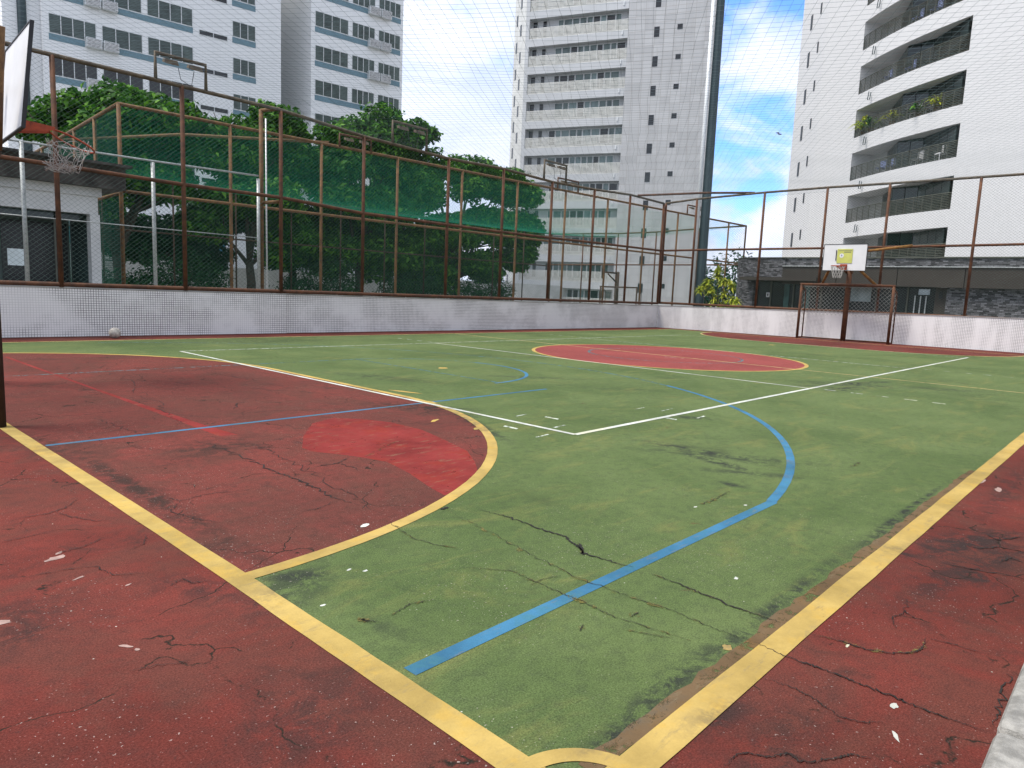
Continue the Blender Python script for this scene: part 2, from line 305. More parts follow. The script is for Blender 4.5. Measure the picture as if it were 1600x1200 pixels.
# ------------------------------------------------------------------ mesh helpers
class MB:
    def __init__(s): s.v = []; s.f = []
    def quad(s, a, b, c, d):
        n = len(s.v); s.v += [tuple(a), tuple(b), tuple(c), tuple(d)]; s.f.append((n, n+1, n+2, n+3)); return s
    def box(s, x0, y0, z0, x1, y1, z1):
        n = len(s.v); s.v += [(x0, y0, z0), (x1, y0, z0), (x1, y1, z0), (x0, y1, z0), (x0, y0, z1), (x1, y0, z1), (x1, y1, z1), (x0, y1, z1)]
        s.f += [tuple(n+i for i in q) for q in ((0, 3, 2, 1), (4, 5, 6, 7), (0, 1, 5, 4), (1, 2, 6, 5), (2, 3, 7, 6), (3, 0, 4, 7))]; return s
    def tube(s, pts, r, k=8, closed=False, r2=None, caps=True):
        pts = [Vector(p) for p in pts]; n0 = len(s.v); m = len(pts); up = None
        for i, p in enumerate(pts):
            if closed: t = pts[(i+1) % m]-pts[i-1]
            else: t = pts[min(i+1, m-1)]-pts[max(i-1, 0)]
            t.normalize()
            if up is None: up = Vector((0, 0, 1)) if abs(t.z) < .9 else Vector((1, 0, 0))
            a = t.cross(up); a.normalize(); b = a.cross(t); up = b if b.length > .1 else up
            rr = r if r2 is None else r+(r2-r)*i/(m-1)
            for j in range(k):
                q = p+a*rr*cos(2*pi*j/k)+b*rr*sin(2*pi*j/k); s.v.append(tuple(q))
        for i in range(m if closed else m-1):
            for j in range(k):
                i2 = (i+1) % m; s.f.append((n0+i*k+j, n0+i*k+(j+1) % k, n0+i2*k+(j+1) % k, n0+i2*k+j))
        if not closed and caps: s.f.append(tuple(n0+j for j in range(k))[::-1]); s.f.append(tuple(n0+(m-1)*k+j for j in range(k)))
        return s
    def prism(s, poly, z0, z1):
        n = len(s.v); m = len(poly); s.v += [(x, y, z0) for x, y in poly]+[(x, y, z1) for x, y in poly]
        s.f.append(tuple(n+i for i in range(m))[::-1]); s.f.append(tuple(n+m+i for i in range(m)))
        s.f += [(n+i, n+(i+1) % m, n+m+(i+1) % m, n+m+i) for i in range(m)]; return s
    def poly(s, pts):
        n = len(s.v); s.v += [tuple(p) for p in pts]; s.f.append(tuple(range(n, n+len(pts)))); return s
    def build(s, name, mat, parent=None, smooth=False, loc=None, rotz=0, bevel=0):
        me = bpy.data.meshes.new(name); me.from_pydata(s.v, [], s.f); me.materials.append(mat); me.update()
        o = bpy.data.objects.new(name, me); C.objects.link(o)
        if smooth:
            for p in me.polygons: p.use_smooth = True
        if parent: o.parent = parent
        if loc: o.location = loc
        o.rotation_euler.z = rotz
        if bevel:
            bm = o.modifiers.new('bevel', 'BEVEL'); bm.width = bevel; bm.segments = 2; bm.limit_method = 'ANGLE'
        return o
def tag(o, label, cat, group=None):
    o['label'] = label; o['category'] = cat
    if group: o['group'] = group
    return o
def empty(name, loc, label, cat, group=None, rotz=0):
    o = bpy.data.objects.new(name, None); C.objects.link(o); o.location = loc; o.rotation_euler.z = rotz; o.empty_display_size = .3
    return tag(o, label, cat, group)
def st(o, kind='structure'): o['kind'] = kind; return o
def copy_tree(o, parent=None):
    c = o.copy(); C.objects.link(c)
    if parent: c.parent = parent
    for ch in o.children: copy_tree(ch, c)
    return c

# ================================================================== ground and court
st(MB().quad((-400, -400, -.05), (1500, -400, -.05), (1500, 1500, -.05), (-400, 1500, -.05)).build('ground', M_ground))
YC = 4.4; BX0, BX1 = -3.82, 21.9; SY0, SY1 = -3.01, 11.65
def sheet(name, mat, polys, z):
    z *= .22
    m = MB()
    for p in polys: m.poly([(x, y, z) for x, y in p])
    return st(m.build(name, mat))
sheet('court_surface', M_red, [[(-7.5, -3.93), (23.9, -3.93), (23.9, 12.95), (-7.5, 12.95)]], 0)
sheet('court_green_field', M_green, [[(BX0, SY0), (BX1, SY0), (BX1, SY1), (BX0, SY1)]], .003)
def dshape(bx, sgn, r, y0, y1, n=28):
    pts = []
    for i in range(n+1):
        a = pi/2*i/n; pts.append((bx+sgn*r*sin(a), y0-r*cos(a)))
    for i in range(n+1):
        a = pi/2*i/n; pts.append((bx+sgn*r*cos(a), y1+r*sin(a)))
    return pts
dn = dshape(BX0, 1, 3.93, 2.85, 5.95); df = dshape(BX1, -1, 3.85, 2.9, 5.9)
circ = [(9.1+3.05*cos(a*2*pi/72), 4.42+3.05*sin(a*2*pi/72)) for a in range(72)]
sheet('red_goal_area', M_red_worn, [dn], .006); sheet('red_goal_area', M_red, [df[::-1]], .006); sheet('red_centre_circle', M_red_pale, [circ], .006)
PATCH = [(472, 700), (474, 682), (488, 662), (520, 653), (565, 655), (610, 660), (660, 672), (700, 690), (730, 705), (742, 722), (747, 738), (738, 756), (718, 772), (694, 774), (672, 762), (640, 740), (605, 722), (560, 714), (520, 709), (490, 706)]
sheet('fresh_paint_patch', M_fresh, [[G(*q) for q in PATCH]], .008)
sheet('fresh_paint_stripe', M_fresh, [[(-2.64, 9), (-2.58, 9), (-2.56, 5), (-2.49, 2.2), (-2.45, 1.75), (-2.6, 1.8), (-2.60, 5)]], .008)
def line(name, pts, wd, mat, z=.011, closed=False, jit=.0):
    z *= .22
    m = MB(); P = []
    n = len(pts)
    for i in range(n):
        a = Vector(pts[i-1 if (i or closed) else 0]); b = Vector(pts[(i+1) % n if closed else min(i+1, n-1)]); t = (b-a).normalized(); q = Vector((-t.y, t.x))
        w1 = wd/2*(1+random.uniform(-jit, jit)); w2 = wd/2*(1+random.uniform(-jit, jit)); p = Vector(pts[i]); P.append((p+q*w1, p-q*w2))
    for i in range(n if closed else n-1):
        a, b = P[i], P[(i+1) % n]; m.quad((a[0].x, a[0].y, z), (a[1].x, a[1].y, z), (b[1].x, b[1].y, z), (b[0].x, b[0].y, z))
    return st(m.build(name, mat))
def seg(a, b, n=40): return [(a[0]+(b[0]-a[0])*i/n, a[1]+(b[1]-a[1])*i/n) for i in range(n+1)]
line('yellow_baseline', seg((-3.852, -3.02), (-3.83, -1.05), 14)+seg((-3.828, -.9), (BX0, 11.7)), .103, M_yel, .014, jit=.04)
line('yellow_corner_arc', [(-3.85+.222*cos(a*pi/40), -3.02+.222*sin(a*pi/40)) for a in range(-3, 24)], .058, M_yel, .018)
line('yellow_sideline', seg((-3.9, -3.008), (BX1, -3.03), 110), .108, M_yel, .016, jit=.04)
line('yellow_sideline', seg((BX0, SY1), (BX1, SY1), 90), .08, M_yel_faint, .012)
line('yellow_baseline', seg((BX1, -3.04), (BX1, 11.7)), .08, M_yel_faint, .012)
line('yellow_halfway_line', seg((9.1, SY0), (9.1, SY1)), .055, M_yel_faint, .012)
line('yellow_goal_area_line', dn, .085, M_yel, .015, jit=.03); line('yellow_goal_area_line', df, .075, M_yel_faint, .013)
line('yellow_circle_line', circ, .08, M_yel, .013, True)
line('white_court_line', seg((0, 0), (0, 9)), .055, M_white, .019); line('white_court_line', seg((0, 0), (18.3, 0), 80), .06, M_white, .018)
line('white_court_line', seg((0, 9), (18, 9), 80), .05, M_white_worn, .018); line('white_court_line', seg((18.1, 0), (18.1, 9)), .04, M_white_worn, .018)
line('white_court_line', seg((6.05, 0), (6.05, 9)), .045, M_white, .017); line('white_court_line', seg((12.1, 0), (12.1, 9)), .045, M_white_worn, .017)
dash = MB()
for x in (6.15, 12.32):
    for a in (-.27, -.66, -1.02, -1.40, -1.76): dash.quad((x-.02, a-.085, .0026), (x+.02, a-.085, .0026), (x+.02, a+.085, .0026), (x-.02, a+.085, .0026))
    for a in (9.3, 9.7, 10.1, 10.5): dash.quad((x-.02, a-.085, .0026), (x+.02, a-.085, .0026), (x+.02, a+.085, .0026), (x-.02, a+.085, .0026))
for x, y, a, b in ((1.9, .5, .25, .03), (2.1, .25, .3, .03), (1.6, -.1, .06, .16), (2.0, -.25, .22, .05), (.2, .35, .2, .05), (.5, .7, .05, .2), (-.3, .15, .2, .04), (-.25, .6, .05, .2), (.35, 1.0, .18, .04), (8.8, 4.0, .03, .5)):
    dash.quad((x-a/2, y-b/2, .0026), (x+a/2, y-b/2+.02, .0026), (x+a/2, y+b/2, .0026), (x-a/2, y+b/2-.02, .0026))
st(dash.build('white_paint_dashes', M_white_worn))
arc = [(-1.9+6.79*cos(a), 4.5+6.79*sin(a)) for a in [(-1.39+2.78*i/60) for i in range(61)]]
arcA = [p for p in arc if p[1] < 1.6]; arcB = [p for p in arc if p[1] >= 1.4]
line('blue_three_point_line', [(BX0+.06, -2.19), (-2.3, -2.19), (-.68, -2.19)]+arcA, .066, M_blue, .010)
line('blue_three_point_line', arcB, .055, M_blue_worn, .010)
line('blue_key_line', seg((BX0+.06, 2.2), (2.2, 2.2)), .05, M_blue, .010); line('blue_key_line', seg((BX0+.06, 6.6), (2.2, 6.6)), .05, M_blue_worn, .010)
fa = [(2.0+1.8*cos(a), 4.8+1.8*sin(a)) for a in [(-1.57+3.14*i/40) for i in range(41)]]
line('blue_free_throw_arc', [p for p in fa if p[1] < 5.3], .055, M_blue, .0115); line('blue_free_throw_arc', [p for p in fa if p[1] >= 5.2]+[(2.0, 3.0)][:0], .05, M_blue_worn, .0115)
line('blue_free_throw_arc', seg((2.1, 3.0), (2.1, 6.6)), .05, M_blue_worn, .0105)
line('blue_centre_ring', [(9.2+1.75*cos(a*2*pi/48), 4.5+1.75*sin(a*2*pi/48)) for a in range(48)], .06, M_blue_worn, .0115, True)
def blob(cx, cy, rx, ry, ang, n=11):
    out = []
    for i in range(n):
        a = 2*pi*i/n; k = random.uniform(.6, 1.15); x, y = rx*k*cos(a), ry*k*sin(a); out.append((cx+x*cos(ang)-y*sin(ang), cy+x*sin(ang)+y*cos(ang)))
    return out
sheet('yellow_paint_spot', M_yel, [blob(2.61, 4.82, .11, .08, 0), blob(16.56, 4.99, .15, .1, 0), blob(.35, 3.0, .28, .05, -1.2), blob(-.62, 1.3, .1, .03, .5), blob(-.55, .75, .09, .04, .2), blob(-2.77, -2.88, .028, .02, 0), blob(.1, 2.2, .03, .12, .1)], .0125)
sheet('bare_concrete_flake', M_flake, [blob(-4.34, -.31, .05, .025, .3), blob(-4.31, -.25, .03, .012, .8), blob(-4.66, -.88, .035, .022, -.3), blob(-4.39, -1.37, .03, .01, -1), blob(-4.37, -1.42, .014, .01, -1), blob(1.25, -3.06, .1, .03, 0), blob(1.05, -3.2, .09, .025, .1), blob(-4.33, -.62, .03, .008, .4), blob(-4.2, -.83, .02, .006, .4)], .0065)
sheet('white_paint_drop', M_white, [blob(-2.99, -.85, .035, .02, .4), blob(-3.36, -1.37, .018, .01, .3), blob(-3.41, -1.31, .016, .008, .3), blob(-3.7, -1.55, .014, .01, 0), blob(-2.72, -3.45, .02, .012, 0), blob(-2.9, -3.5, .03, .008, .5), blob(-3.0, -3.62, .03, .008, -.5), blob(-3.1, -3.6, .02, .01, 0), blob(-2.4, -3.2, .02, .006, 0), blob(-2.1, -2.6, .02, .01, .2), blob(-1.2, -1.9, .02, .01, 0), blob(-.9, -2.1, .016, .01, 0)], .0065)
# cracks ------------------------------------------------------------
def crack(pts, wd, z=.0047, rough=.25, sub=10):
    P = [Vector(G(*p)) for p in pts]; o = []
    for i in range(len(P)-1):
        L_ = (P[i+1]-P[i]).length
        for j in range(sub):
            q = P[i].lerp(P[i+1], j/sub); a = L_/sub*rough*1.6; o.append(Vector((q.x+random.uniform(-a, a), q.y+random.uniform(-a, a))))
    o.append(P[-1]); n = len(o); res = []
    for i in range(n):
        t = (o[min(i+1, n-1)]-o[max(i-1, 0)]).normalized(); q = Vector((-t.y, t.x)); e = min(1, 4*i/n+.15, 4*(n-1-i)/n+.15); ww = wd*e*random.uniform(.35, 1.25); res.append((o[i]+q*ww/2, o[i]-q*ww/2))
    return [[(a[0].x, a[0].y, z), (a[1].x, a[1].y, z), (b[1].x, b[1].y, z), (b[0].x, b[0].y, z)] for a, b in zip(res, res[1:])]
mc, ms_ = MB(), MB()
dark = [([(700, 793), (688, 797)], .03), ([(748, 797), (790, 807), (840, 826), (880, 838), (905, 856), (912, 865), (960, 880), (990, 887)], .016), ([(905, 850), (912, 868)], .03), ([(1015, 897), (1060, 913), (1100, 930), (1125, 938), (1135, 946), (1170, 957), (1220, 974)], .013),
        ([(1268, 992), (1310, 1002), (1355, 1016), (1395, 1022), (1430, 1020), (1443, 1012), (1446, 998)], .008), ([(1446, 998), (1490, 1008), (1540, 1024)], .006), ([(1418, 935), (1412, 960), (1395, 965), (1400, 985)], .006), ([(1412, 955), (1430, 968)], .006),
        ([(1180, 1005), (1230, 1028), (1290, 1048), (1350, 1072), (1420, 1100), (1480, 1124), (1545, 1146)], .009), ([(1580, 1050), (1565, 1095), (1548, 1135)], .009), ([(1190, 1060), (1240, 1076), (1275, 1095), (1310, 1120), (1345, 1130), (1380, 1130)], .006),
        ([(1130, 1200), (1150, 1180), (1170, 1178), (1200, 1185), (1230, 1178), (1260, 1190)], .006), ([(1225, 1175), (1250, 1192), (1300, 1188), (1330, 1180), (1365, 1188)], .007),
        ([(305, 688), (360, 706), (415, 732), (450, 745), (480, 757), (520, 778), (560, 790)], .013), ([(360, 685), (420, 705), (470, 730), (540, 770), (600, 805)], .008), ([(490, 730), (530, 724), (545, 715)], .012), ([(530, 724), (560, 735)], .01),
        ([(140, 652), (180, 665), (220, 680), (270, 672)], .009), ([(20, 812), (75, 803), (100, 795), (122, 780)], .008), ([(85, 800), (110, 808), (150, 815), (175, 812)], .006), ([(80, 868), (130, 855), (165, 840)], .007), ([(245, 775), (280, 783), (330, 772), (400, 765)], .006), ([(280, 783), (268, 800), (310, 812), (345, 818)], .006),
        ([(190, 733), (240, 730), (285, 725)], .005), ([(0, 848), (40, 840), (75, 832)], .006), ([(230, 835), (225, 850), (205, 860)], .005), ([(130, 560), (180, 580), (215, 610), (250, 640), (290, 668)], .010), ([(300, 570), (380, 592), (440, 605), (520, 610)], .008), ([(360, 648), (430, 642), (520, 640)], .008),
        ([(365, 640), (372, 630), (390, 628)], .018), ([(470, 800), (500, 795), (520, 785)], .007), ([(30, 905), (90, 893), (150, 885), (175, 900), (240, 895)], .005), ([(205, 1050), (250, 1040), (300, 1035)], .004), ([(260, 920), (285, 905), (300, 912), (330, 908)], .005),
        ([(1500, 850), (1530, 858), (1560, 855), (1600, 862)], .012), ([(1470, 880), (1520, 890), (1600, 905)], .010), ([(1540, 835), (1560, 845), (1600, 838)], .012), ([(1560, 880), (1580, 872), (1600, 880)], .01)]
for p, wd in dark:
    for q in crack(p, wd*.85, rough=.5, sub=14): mc.poly(q)
olive = [([(690, 795), (770, 835), (830, 868), (900, 903), (990, 935), (1050, 955), (1120, 985), (1180, 1005)], .012), ([(600, 812), (640, 840), (680, 852), (715, 857)], .012), ([(720, 887), (760, 890), (800, 893), (825, 905), (870, 925), (915, 943), (960, 965), (1040, 990), (1080, 1003)], .012),
         ([(610, 963), (640, 945), (680, 938)], .014), ([(905, 988), (912, 977)], .014), ([(985, 965), (998, 958)], .016), ([(970, 983), (1010, 992), (1050, 998)], .009), ([(580, 975), (560, 968), (600, 975)], .012), ([(560, 720), (600, 700), (620, 690)], .010), ([(1090, 790), (1120, 780), (1140, 768)], .018), ([(1330, 730), (1345, 722)], .02), ([(830, 915), (850, 905), (880, 900)], .012)]
for p, wd in olive:
    for q in crack(p, wd*2.6, .0042, .25, 9): ms_.poly(q)
    for q in crack(p, wd*.35, .0049, .35, 14): mc.poly(q)
for p, wd in dark[2:5]:
    for q in crack(p, .03, .0043, .3, 9): ms_.poly(q)
line('worn_brown_strip', seg((-3.72, -2.925), (1.6, -2.945), 60), .065, M_strip, .0095, jit=.4)
st(mc.build('court_cracks', M_crack)); st(ms_.build('court_seams', M_seam))

# ================================================================== perimeter walls
def wall(name, x0, x1, h0, h1, th, mat, loc, rz, label):
    e = empty(name, loc, label, 'wall', rotz=rz)
    m = MB(); n = len(m.v); m.v += [(x0, 0, 0), (x1, 0, 0), (x1, th, 0), (x0, th, 0), (x0, 0, h0), (x1, 0, h1), (x1, th, h1), (x0, th, h0)]
    m.f += [(0, 3, 2, 1), (4, 5, 6, 7), (0, 1, 5, 4), (1, 2, 6, 5), (2, 3, 7, 6), (3, 0, 4, 7)]; m.build('tiled_face', mat, e)
    c = MB(); c.v += [(x0, -.015, h0), (x1, -.015, h1), (x1, th+.015, h1), (x0, th+.015, h0), (x0, -.015, h0+.025), (x1, -.015, h1+.025), (x1, th+.015, h1+.025), (x0, th+.015, h0+.025)]
    c.f += list(m.f); c.build('coping', M_rust_top if False else M_conc, e); return e
wall('perimeter_wall', -9.5, 4.25, 1.03, 1.0, .16, M_tile, (0, 12.80, 0), 0, 'low white mosaic tiled wall behind the worn ball, nearer left section')
wall('perimeter_wall', 4.25, 22.66, 1.0, .96, .16, M_tile, (0, 12.88, 0), 0, 'low white mosaic tiled wall in front of the big trees, running to the far corner')
FA = Vector((22.65, 12.86)); FB = Vector((23.75, -2.5)); FD = (FB-FA).normalized(); FAZ = math.atan2(FD.y, FD.x)
wall('perimeter_wall', 0, 17.5, .97, 1.18, .16, M_tile_far, (FA.x, FA.y, 0), FAZ, 'low white mosaic tiled wall behind the far goal')
nw = empty('near_parapet', (0, 0, 0), 'stone capped parapet at the lower right corner of the photo', 'parapet')
MB().box(-6.6, -4.13, 0, 23.8, -3.935, 1.0).build('tiled_face', M_tile, nw)
cp = MB()
x = -6.6
while x < 23: cp.box(x, -4.16, 1.003, x+.17, -3.905, 1.05); x += .174
cp.build('stone_cap', M_stonecap, nw, bevel=.006)

line('dark_line_along_wall', seg((-7, 12.765), (22.6, 12.84), 120), .07, M_foot_dark, .009, jit=.6)  # thin uneven dark strip along the foot of the left wall
line('dark_line_along_wall', [(FA.x+FD.x*u+FD.y*.03, FA.y+FD.y*u-FD.x*.03) for u in [i*.17 for i in range(95)]], .07, M_foot_dark, .009, jit=.6)  # same dark strip along the far wall
# ================================================================== chain link fences
def links(m, frame, length, h0, h1, cell, wr, z0a, z0b=None):
    """two families of diagonal wires over a panel; frame(u,z)->xyz"""
    if z0b is None: z0b = z0a
    H = max(h0, h1)
    n = int((length+H)/cell)+1
    for k in range(-int(H/cell)-1, n):
        u = k*cell
        for sgn in (1, -1):
            pts = []
            # param t = height above base
            for t in (0, H):
                uu = u+t if sgn == 1 else u+H-t
                pts.append((uu, t))
            (ua, ta), (ub, tb) = pts
            lo, hi = 0., 1.
            for (val, dv_, lim, s_) in ((ua, ub-ua, 0, 1), (ua, ub-ua, length, -1)):
                if dv_ == 0: continue
                tt = (lim-val)/dv_
                if dv_*s_ > 0: lo = max(lo, tt)
                else: hi = min(hi, tt)
            if lo >= hi-.01: continue
            A = (ua+(ub-ua)*lo, ta+(tb-ta)*lo); B = (ua+(ub-ua)*hi, ta+(tb-ta)*hi)
            ns = max(1, int((hi-lo)*3)); P = []
            for i in range(ns+1):
                q = i/ns; uu = A[0]+(B[0]-A[0])*q; tt = A[1]+(B[1]-A[1])*q
                zb = z0a+(z0b-z0a)*uu/length; zt = h0+(h1-h0)*uu/length
                P.append(frame(uu, zb+(zt-zb)*tt/H, sgn))
            m.tube(P, wr, 3, caps=False)
LX = [-6.1, -3.45, -.84, 1.675, 4.09, 6.645, 9.805, 12.28, 14.85, 17.425, 19.92, 22.6]
LH = [5.6, 5.6, 5.59, 5.58, 5.57, 5.41, 5.33, 5.40, 5.33, 5.40, 5.52, 5.48]
LM = [3.5, 3.5, 3.47, 3.43, 3.44, 3.33, 3.32, 3.32, 3.34, 3.38, 3.40, 3.42]
def fence(label, frame, X, Htop, Hmid, zb, lens, cell, pr, mats, meshmat, wr, top_r=None, jog=None):
    e = empty('chain_link_fence', frame(X[0], 0, 0), label, 'fence')
    o0 = Vector(e.location)
    def P(u, z, s=0): return Vector(frame(u, z, s))-o0
    for x, h in zip(X, Htop): MB().tube([P(x, zb), P(x, h)], pr, 10).build('post', mats[0], e, True)
    MB().tube([P(x, h) for x, h in zip(X, Htop)], top_r or pr, 8).build('top_rail', mats[1], e, True)
    if Hmid: MB().tube([P(x, h) for x, h in zip(X, Hmid)], pr*.92, 8).build('middle_rail', mats[0], e, True)
    MB().tube([P(X[0], zb+.05), P(X[-1], zb+.05)], pr, 8).build('bottom_rail', mats[0], e, True)
    m = MB(); links(m, lambda u, z, s: P(X[0]+u, z, s), X[-1]-X[0], Htop[0], Htop[-1], cell, wr, zb)
    m.build('wire_mesh', meshmat, e); return e
fl = lambda x, z, s=0: (x, 12.80 if x < 4.2 else 12.88, z) if s == 0 else (x, (12.84 if x < 4.2 else 12.92)+.006*s, z)
fence('tall rusty chain link fence on the left tiled wall in front of the trees', fl, LX, LH, LM, 1.03, None, .118, .048, (M_rust, M_rust_top), M_mesh, .0020, .045)
FX = [0.02, 1.47, 4.38, 6.79, 8.95, 11.74, 14.6, 17.2]; FH = [5.50, 5.62, 5.74, 5.80, 5.82, 5.86, 5.9, 5.92]; FM = [3.43, 3.45, 3.48, 3.5, 3.53, 3.57, 3.62, 3.65]
ff = lambda u, z, s=0: (FA.x+FD.x*u-FD.y*(.08+.006*s), FA.y+FD.y*u+FD.x*(.08+.006*s), z)
fence('tall rusty chain link fence on the far tiled wall behind the basketball hoop and goal', ff, FX, FH, FM, 1.06, None, .118, .048, (M_rust, M_rust_top), M_mesh, .0022, .045)
# brace bar across the far corner
tag(MB().tube([(20.4, 12.85, 5.55), (22.0, 10.6, 5.72), (23.2, 9.0, 5.78)], .045, 8).build('corner_brace_pipe', M_rust, smooth=True), 'horizontal rusty pipe bracing the far corner of the fence tops', 'pipe')
# braced double post beside the jog
e = empty('braced_post', (3.88, 13.4, 0), 'ochre rusty post with a short arm beside a white vertical pipe, behind the left fence', 'post')
MB().tube([(0, 0, 1), (0, 0, 5.62)], .055, 10).build('post', M_rust_ochre, e, True); MB().tube([(0, 0, 5.60), (.20, -.55, 5.60)], .045, 8).build('upper_arm', M_rust_ochre, e, True)
MB().tube([(0, 0, 3.32), (.20, -.55, 3.34)], .045, 8).build('lower_arm', M_rust_ochre, e, True); MB().tube([(.2, .1, .6), (.18, .1, 5.45)], .02, 8).build('drain_pipe', M_alu, e, True)
# galvanized lower fence
e = empty('galvanized_fence', (-1.3, 13.35, 0), 'lower grey galvanized fence with a thin top rail behind the left fence', 'fence')
for x in (-2.6, 0, 2.52, 5.07): MB().tube([(x, 0, .9), (x, 0, 3.9)], .042, 10).build('post', M_galv, e, True)
MB().tube([(-2.6, 0, 3.9), (0, 0, 3.91), (2.52, 0, 3.93), (5.07, 0, 3.97)], .022, 8).build('top_rail', M_galv, e, True)
MB().tube([(-2.6, 0, 2.45), (5.07, 0, 2.42)], .012, 6).build('middle_wire', M_galv, e, True)

# ================================================================== overhead nets
def zroof(x, y):
    a = max(0, min(1, (x+6)/29.5)); b = max(0, min(1, (y+4)/16.9))
    e0 = 5.85*(1-a)+5.92*a; e1 = 5.62*(1-a)+5.46*a if x < 4 else 5.43
    return e0*(1-b)+e1*b-.30*sin(pi*a)*sin(pi*b)
def clip(p, dr, x0, x1, y0, y1):
    lo, hi = -1e9, 1e9
    for a, b, l, h in ((p[0], dr[0], x0, x1), (p[1], dr[1], y0, y1)):
        t0, t1 = (l-a)/b, (h-a)/b; t0, t1 = min(t0, t1), max(t0, t1); lo = max(lo, t0); hi = min(hi, t1)
    return lo, hi
m = MB(); ang = rad(32.8); cell = .175
for dr, nr in (((cos(ang), sin(ang)), (-sin(ang), cos(ang))), ((-sin(ang), cos(ang)), (cos(ang), sin(ang)))):
    k = -220
    while k < 220:
        c0 = (9+nr[0]*k*cell, 4.4+nr[1]*k*cell); lo, hi = clip(c0, dr, -5.6, 22.95, -4.05, 12.84)
        k += 1
        if hi-lo < .3: continue
        n = max(2, int((hi-lo)/1.4)); P = []
        for i in range(n+1):
            t = lo+(hi-lo)*i/n; x, y = c0[0]+dr[0]*t, c0[1]+dr[1]*t
            wv = .03*sin(x*1.9+y*2.7)+.02*sin(y*3.1+k)
            P.append((x+nr[0]*wv, y+nr[1]*wv, zroof(x, y)+.02*sin(x*1.3+y)))
        m.tube(P, .0019, 3, caps=False)
tag(m.build('overhead_net', M_net), 'fine dark square mesh net stretched over the whole near court', 'net')

# ================================================================== second court behind
A2 = Vector((2.03, 17.84)); B2 = Vector((37.3, 15.8)); D2 = (B2-A2).normalized(); LEN2 = (B2-A2).length
f2 = lambda u, z, s=0: (A2.x+D2.x*u, A2.y+D2.y*u+.006*s, z)
U2 = [0]+[3.06*i+.02*i for i in range(1, 11)]+[33.2, LEN2]
fence('rusty chain link fence of the second court, near side, in front of the trees', f2, U2, [6.0]*len(U2), [3.66]*len(U2), -.04, None, .14, .05, (M_rust_ochre, M_rust_ochre), M_mesh2, .0013)
A3 = Vector((3.1, 33.4)); B3 = Vector((38.6, 32.6)); D3 = (B3-A3).normalized()
f3 = lambda u, z, s=0: (A3.x+D3.x*u, A3.y+D3.y*u+.006*s, z)
U3 = [3.23*i for i in range(12)]
fence('thin far side fence of the second court just before the tree trunks', f3, U3, [6.0]*12, [3.5]*12, -.04, None, .2, .045, (M_rust_dark, M_rust_dark), M_mesh2, .0012)
DE = (B3-B2).normalized(); LE = (B3-B2).length; f4 = lambda u, z, s=0: (B2.x+DE.x*u+.006*s, B2.y+DE.y*u, z)
fence('end fence of the second court seen beside the tall mast', f4, [LE*i/5 for i in range(6)], [6.0, 5.95, 5.85, 5.85, 5.95, 6.0], [3.6]*6, -.04, None, .16, .05, (M_rust, M_rust), M_mesh2, .0035)
DW = (A3-A2).normalized(); LW = (A3-A2).length; f5 = lambda u, z, s=0: (A2.x+DW.x*u+.006*s, A2.y+DW.y*u, z)
fence('end fence of the second court sloping away above the kiosk roof', f5, [LW*i/6 for i in range(7)], [6.0]*7, [3.6]*7, -.04, None, .13, .055, (M_rust_ochre, M_rust_ochre), M_mesh2, .006)
m = MB()
def q2(a, b):
    p = A2.lerp(B2, a); q = A3.lerp(B3, a); s = p.lerp(q, b); return (s.x, s.y, 6.0-.45*sin(pi*b)-.15*sin(pi*a))
for i in range(0, 230):
    m.tube([q2(i/230, j/8) for j in range(9)], .0017, 3, caps=False)
for j in range(0, 110):
    m.tube([q2(i/12, j/110) for i in range(13)], .0017, 3, caps=False)
tag(m.build('green_roof_net', M_netg), 'bright green net roofing the second court below the tree crowns', 'net')
tag(MB().tube([(5.3, 33.1, 6.25), (2.7, 26.0, 6.05), (5.0, 21, 6.1), (8.6, 17.7, 6.12)], .05, 8).build('cross_pipe', M_rust_ochre, smooth=True), 'ochre pipe laid across the near left corner of the second court', 'pipe')

# floodlight frames ---------------------------------------------------
def floodframe(label, x, y, z, wd, h, rz, mat, grp='floodlight frames standing on the fence tops'):
    e = empty('floodlight_frame', (x, y, z), label, 'floodlight', grp, rz)
    MB().tube([(0, 0, -.02), (0, 0, h), (wd, 0, h), (wd, 0, -.02)], .042, 8).build('pipe_frame', mat, e, True)
    for xx in (.3*wd, .78*wd):
        b = MB(); b.v += [(xx-.14, -.10, h-.20), (xx+.14, -.10, h-.20), (xx+.14, .12, h-.12), (xx-.14, .12, h-.12), (xx-.12, -.07, h-.09), (xx+.12, -.07, h-.09), (xx+.12, .12, h-.05), (xx-.12, .12, h-.05)]
        b.f += [(0, 3, 2, 1), (4, 5, 6, 7), (0, 1, 5, 4), (1, 2, 6, 5), (2, 3, 7, 6), (3, 0, 4, 7)]; b.build('floodlight', M_rust_top, e)
    MB().tube([(.45*wd, .02, h-.2), (.5*wd, .03, .12), (.7*wd, 0, .02), (.74*wd, .02, .2), (.76*wd, 0, h-.2)], .008, 5).build('cable', M_black, e, True)
    return e
floodframe('floodlight frame on the left fence top, nearest, against the windowed block', 1.12, 12.8, 5.60, 1.1, .56, 0, M_rust_top)
floodframe('floodlight frame on the left fence top in front of the tree crown', 7.62, 12.88, 5.42, 1.27, .60, 0, M_rust_top)
floodframe('floodlight frame on the left fence top in front of the grey tower', 14.36, 12.88, 5.36, 1.25, .66, 0, M_rust_top)
floodframe('lower floodlight frame on the second court fence among the leaves', 8.84, 17.42, 6.0, 1.25, .42, -.06, M_rust)
floodframe('lower floodlight frame on the second court fence in front of the grey tower', 19.9, 16.8, 6.0, 1.4, .5, -.06, M_rust)
floodframe('small floodlight frame on the second court fence near the far corner', 30.6, 16.2, 6.0, 1.5, .52, -.06, M_rust)

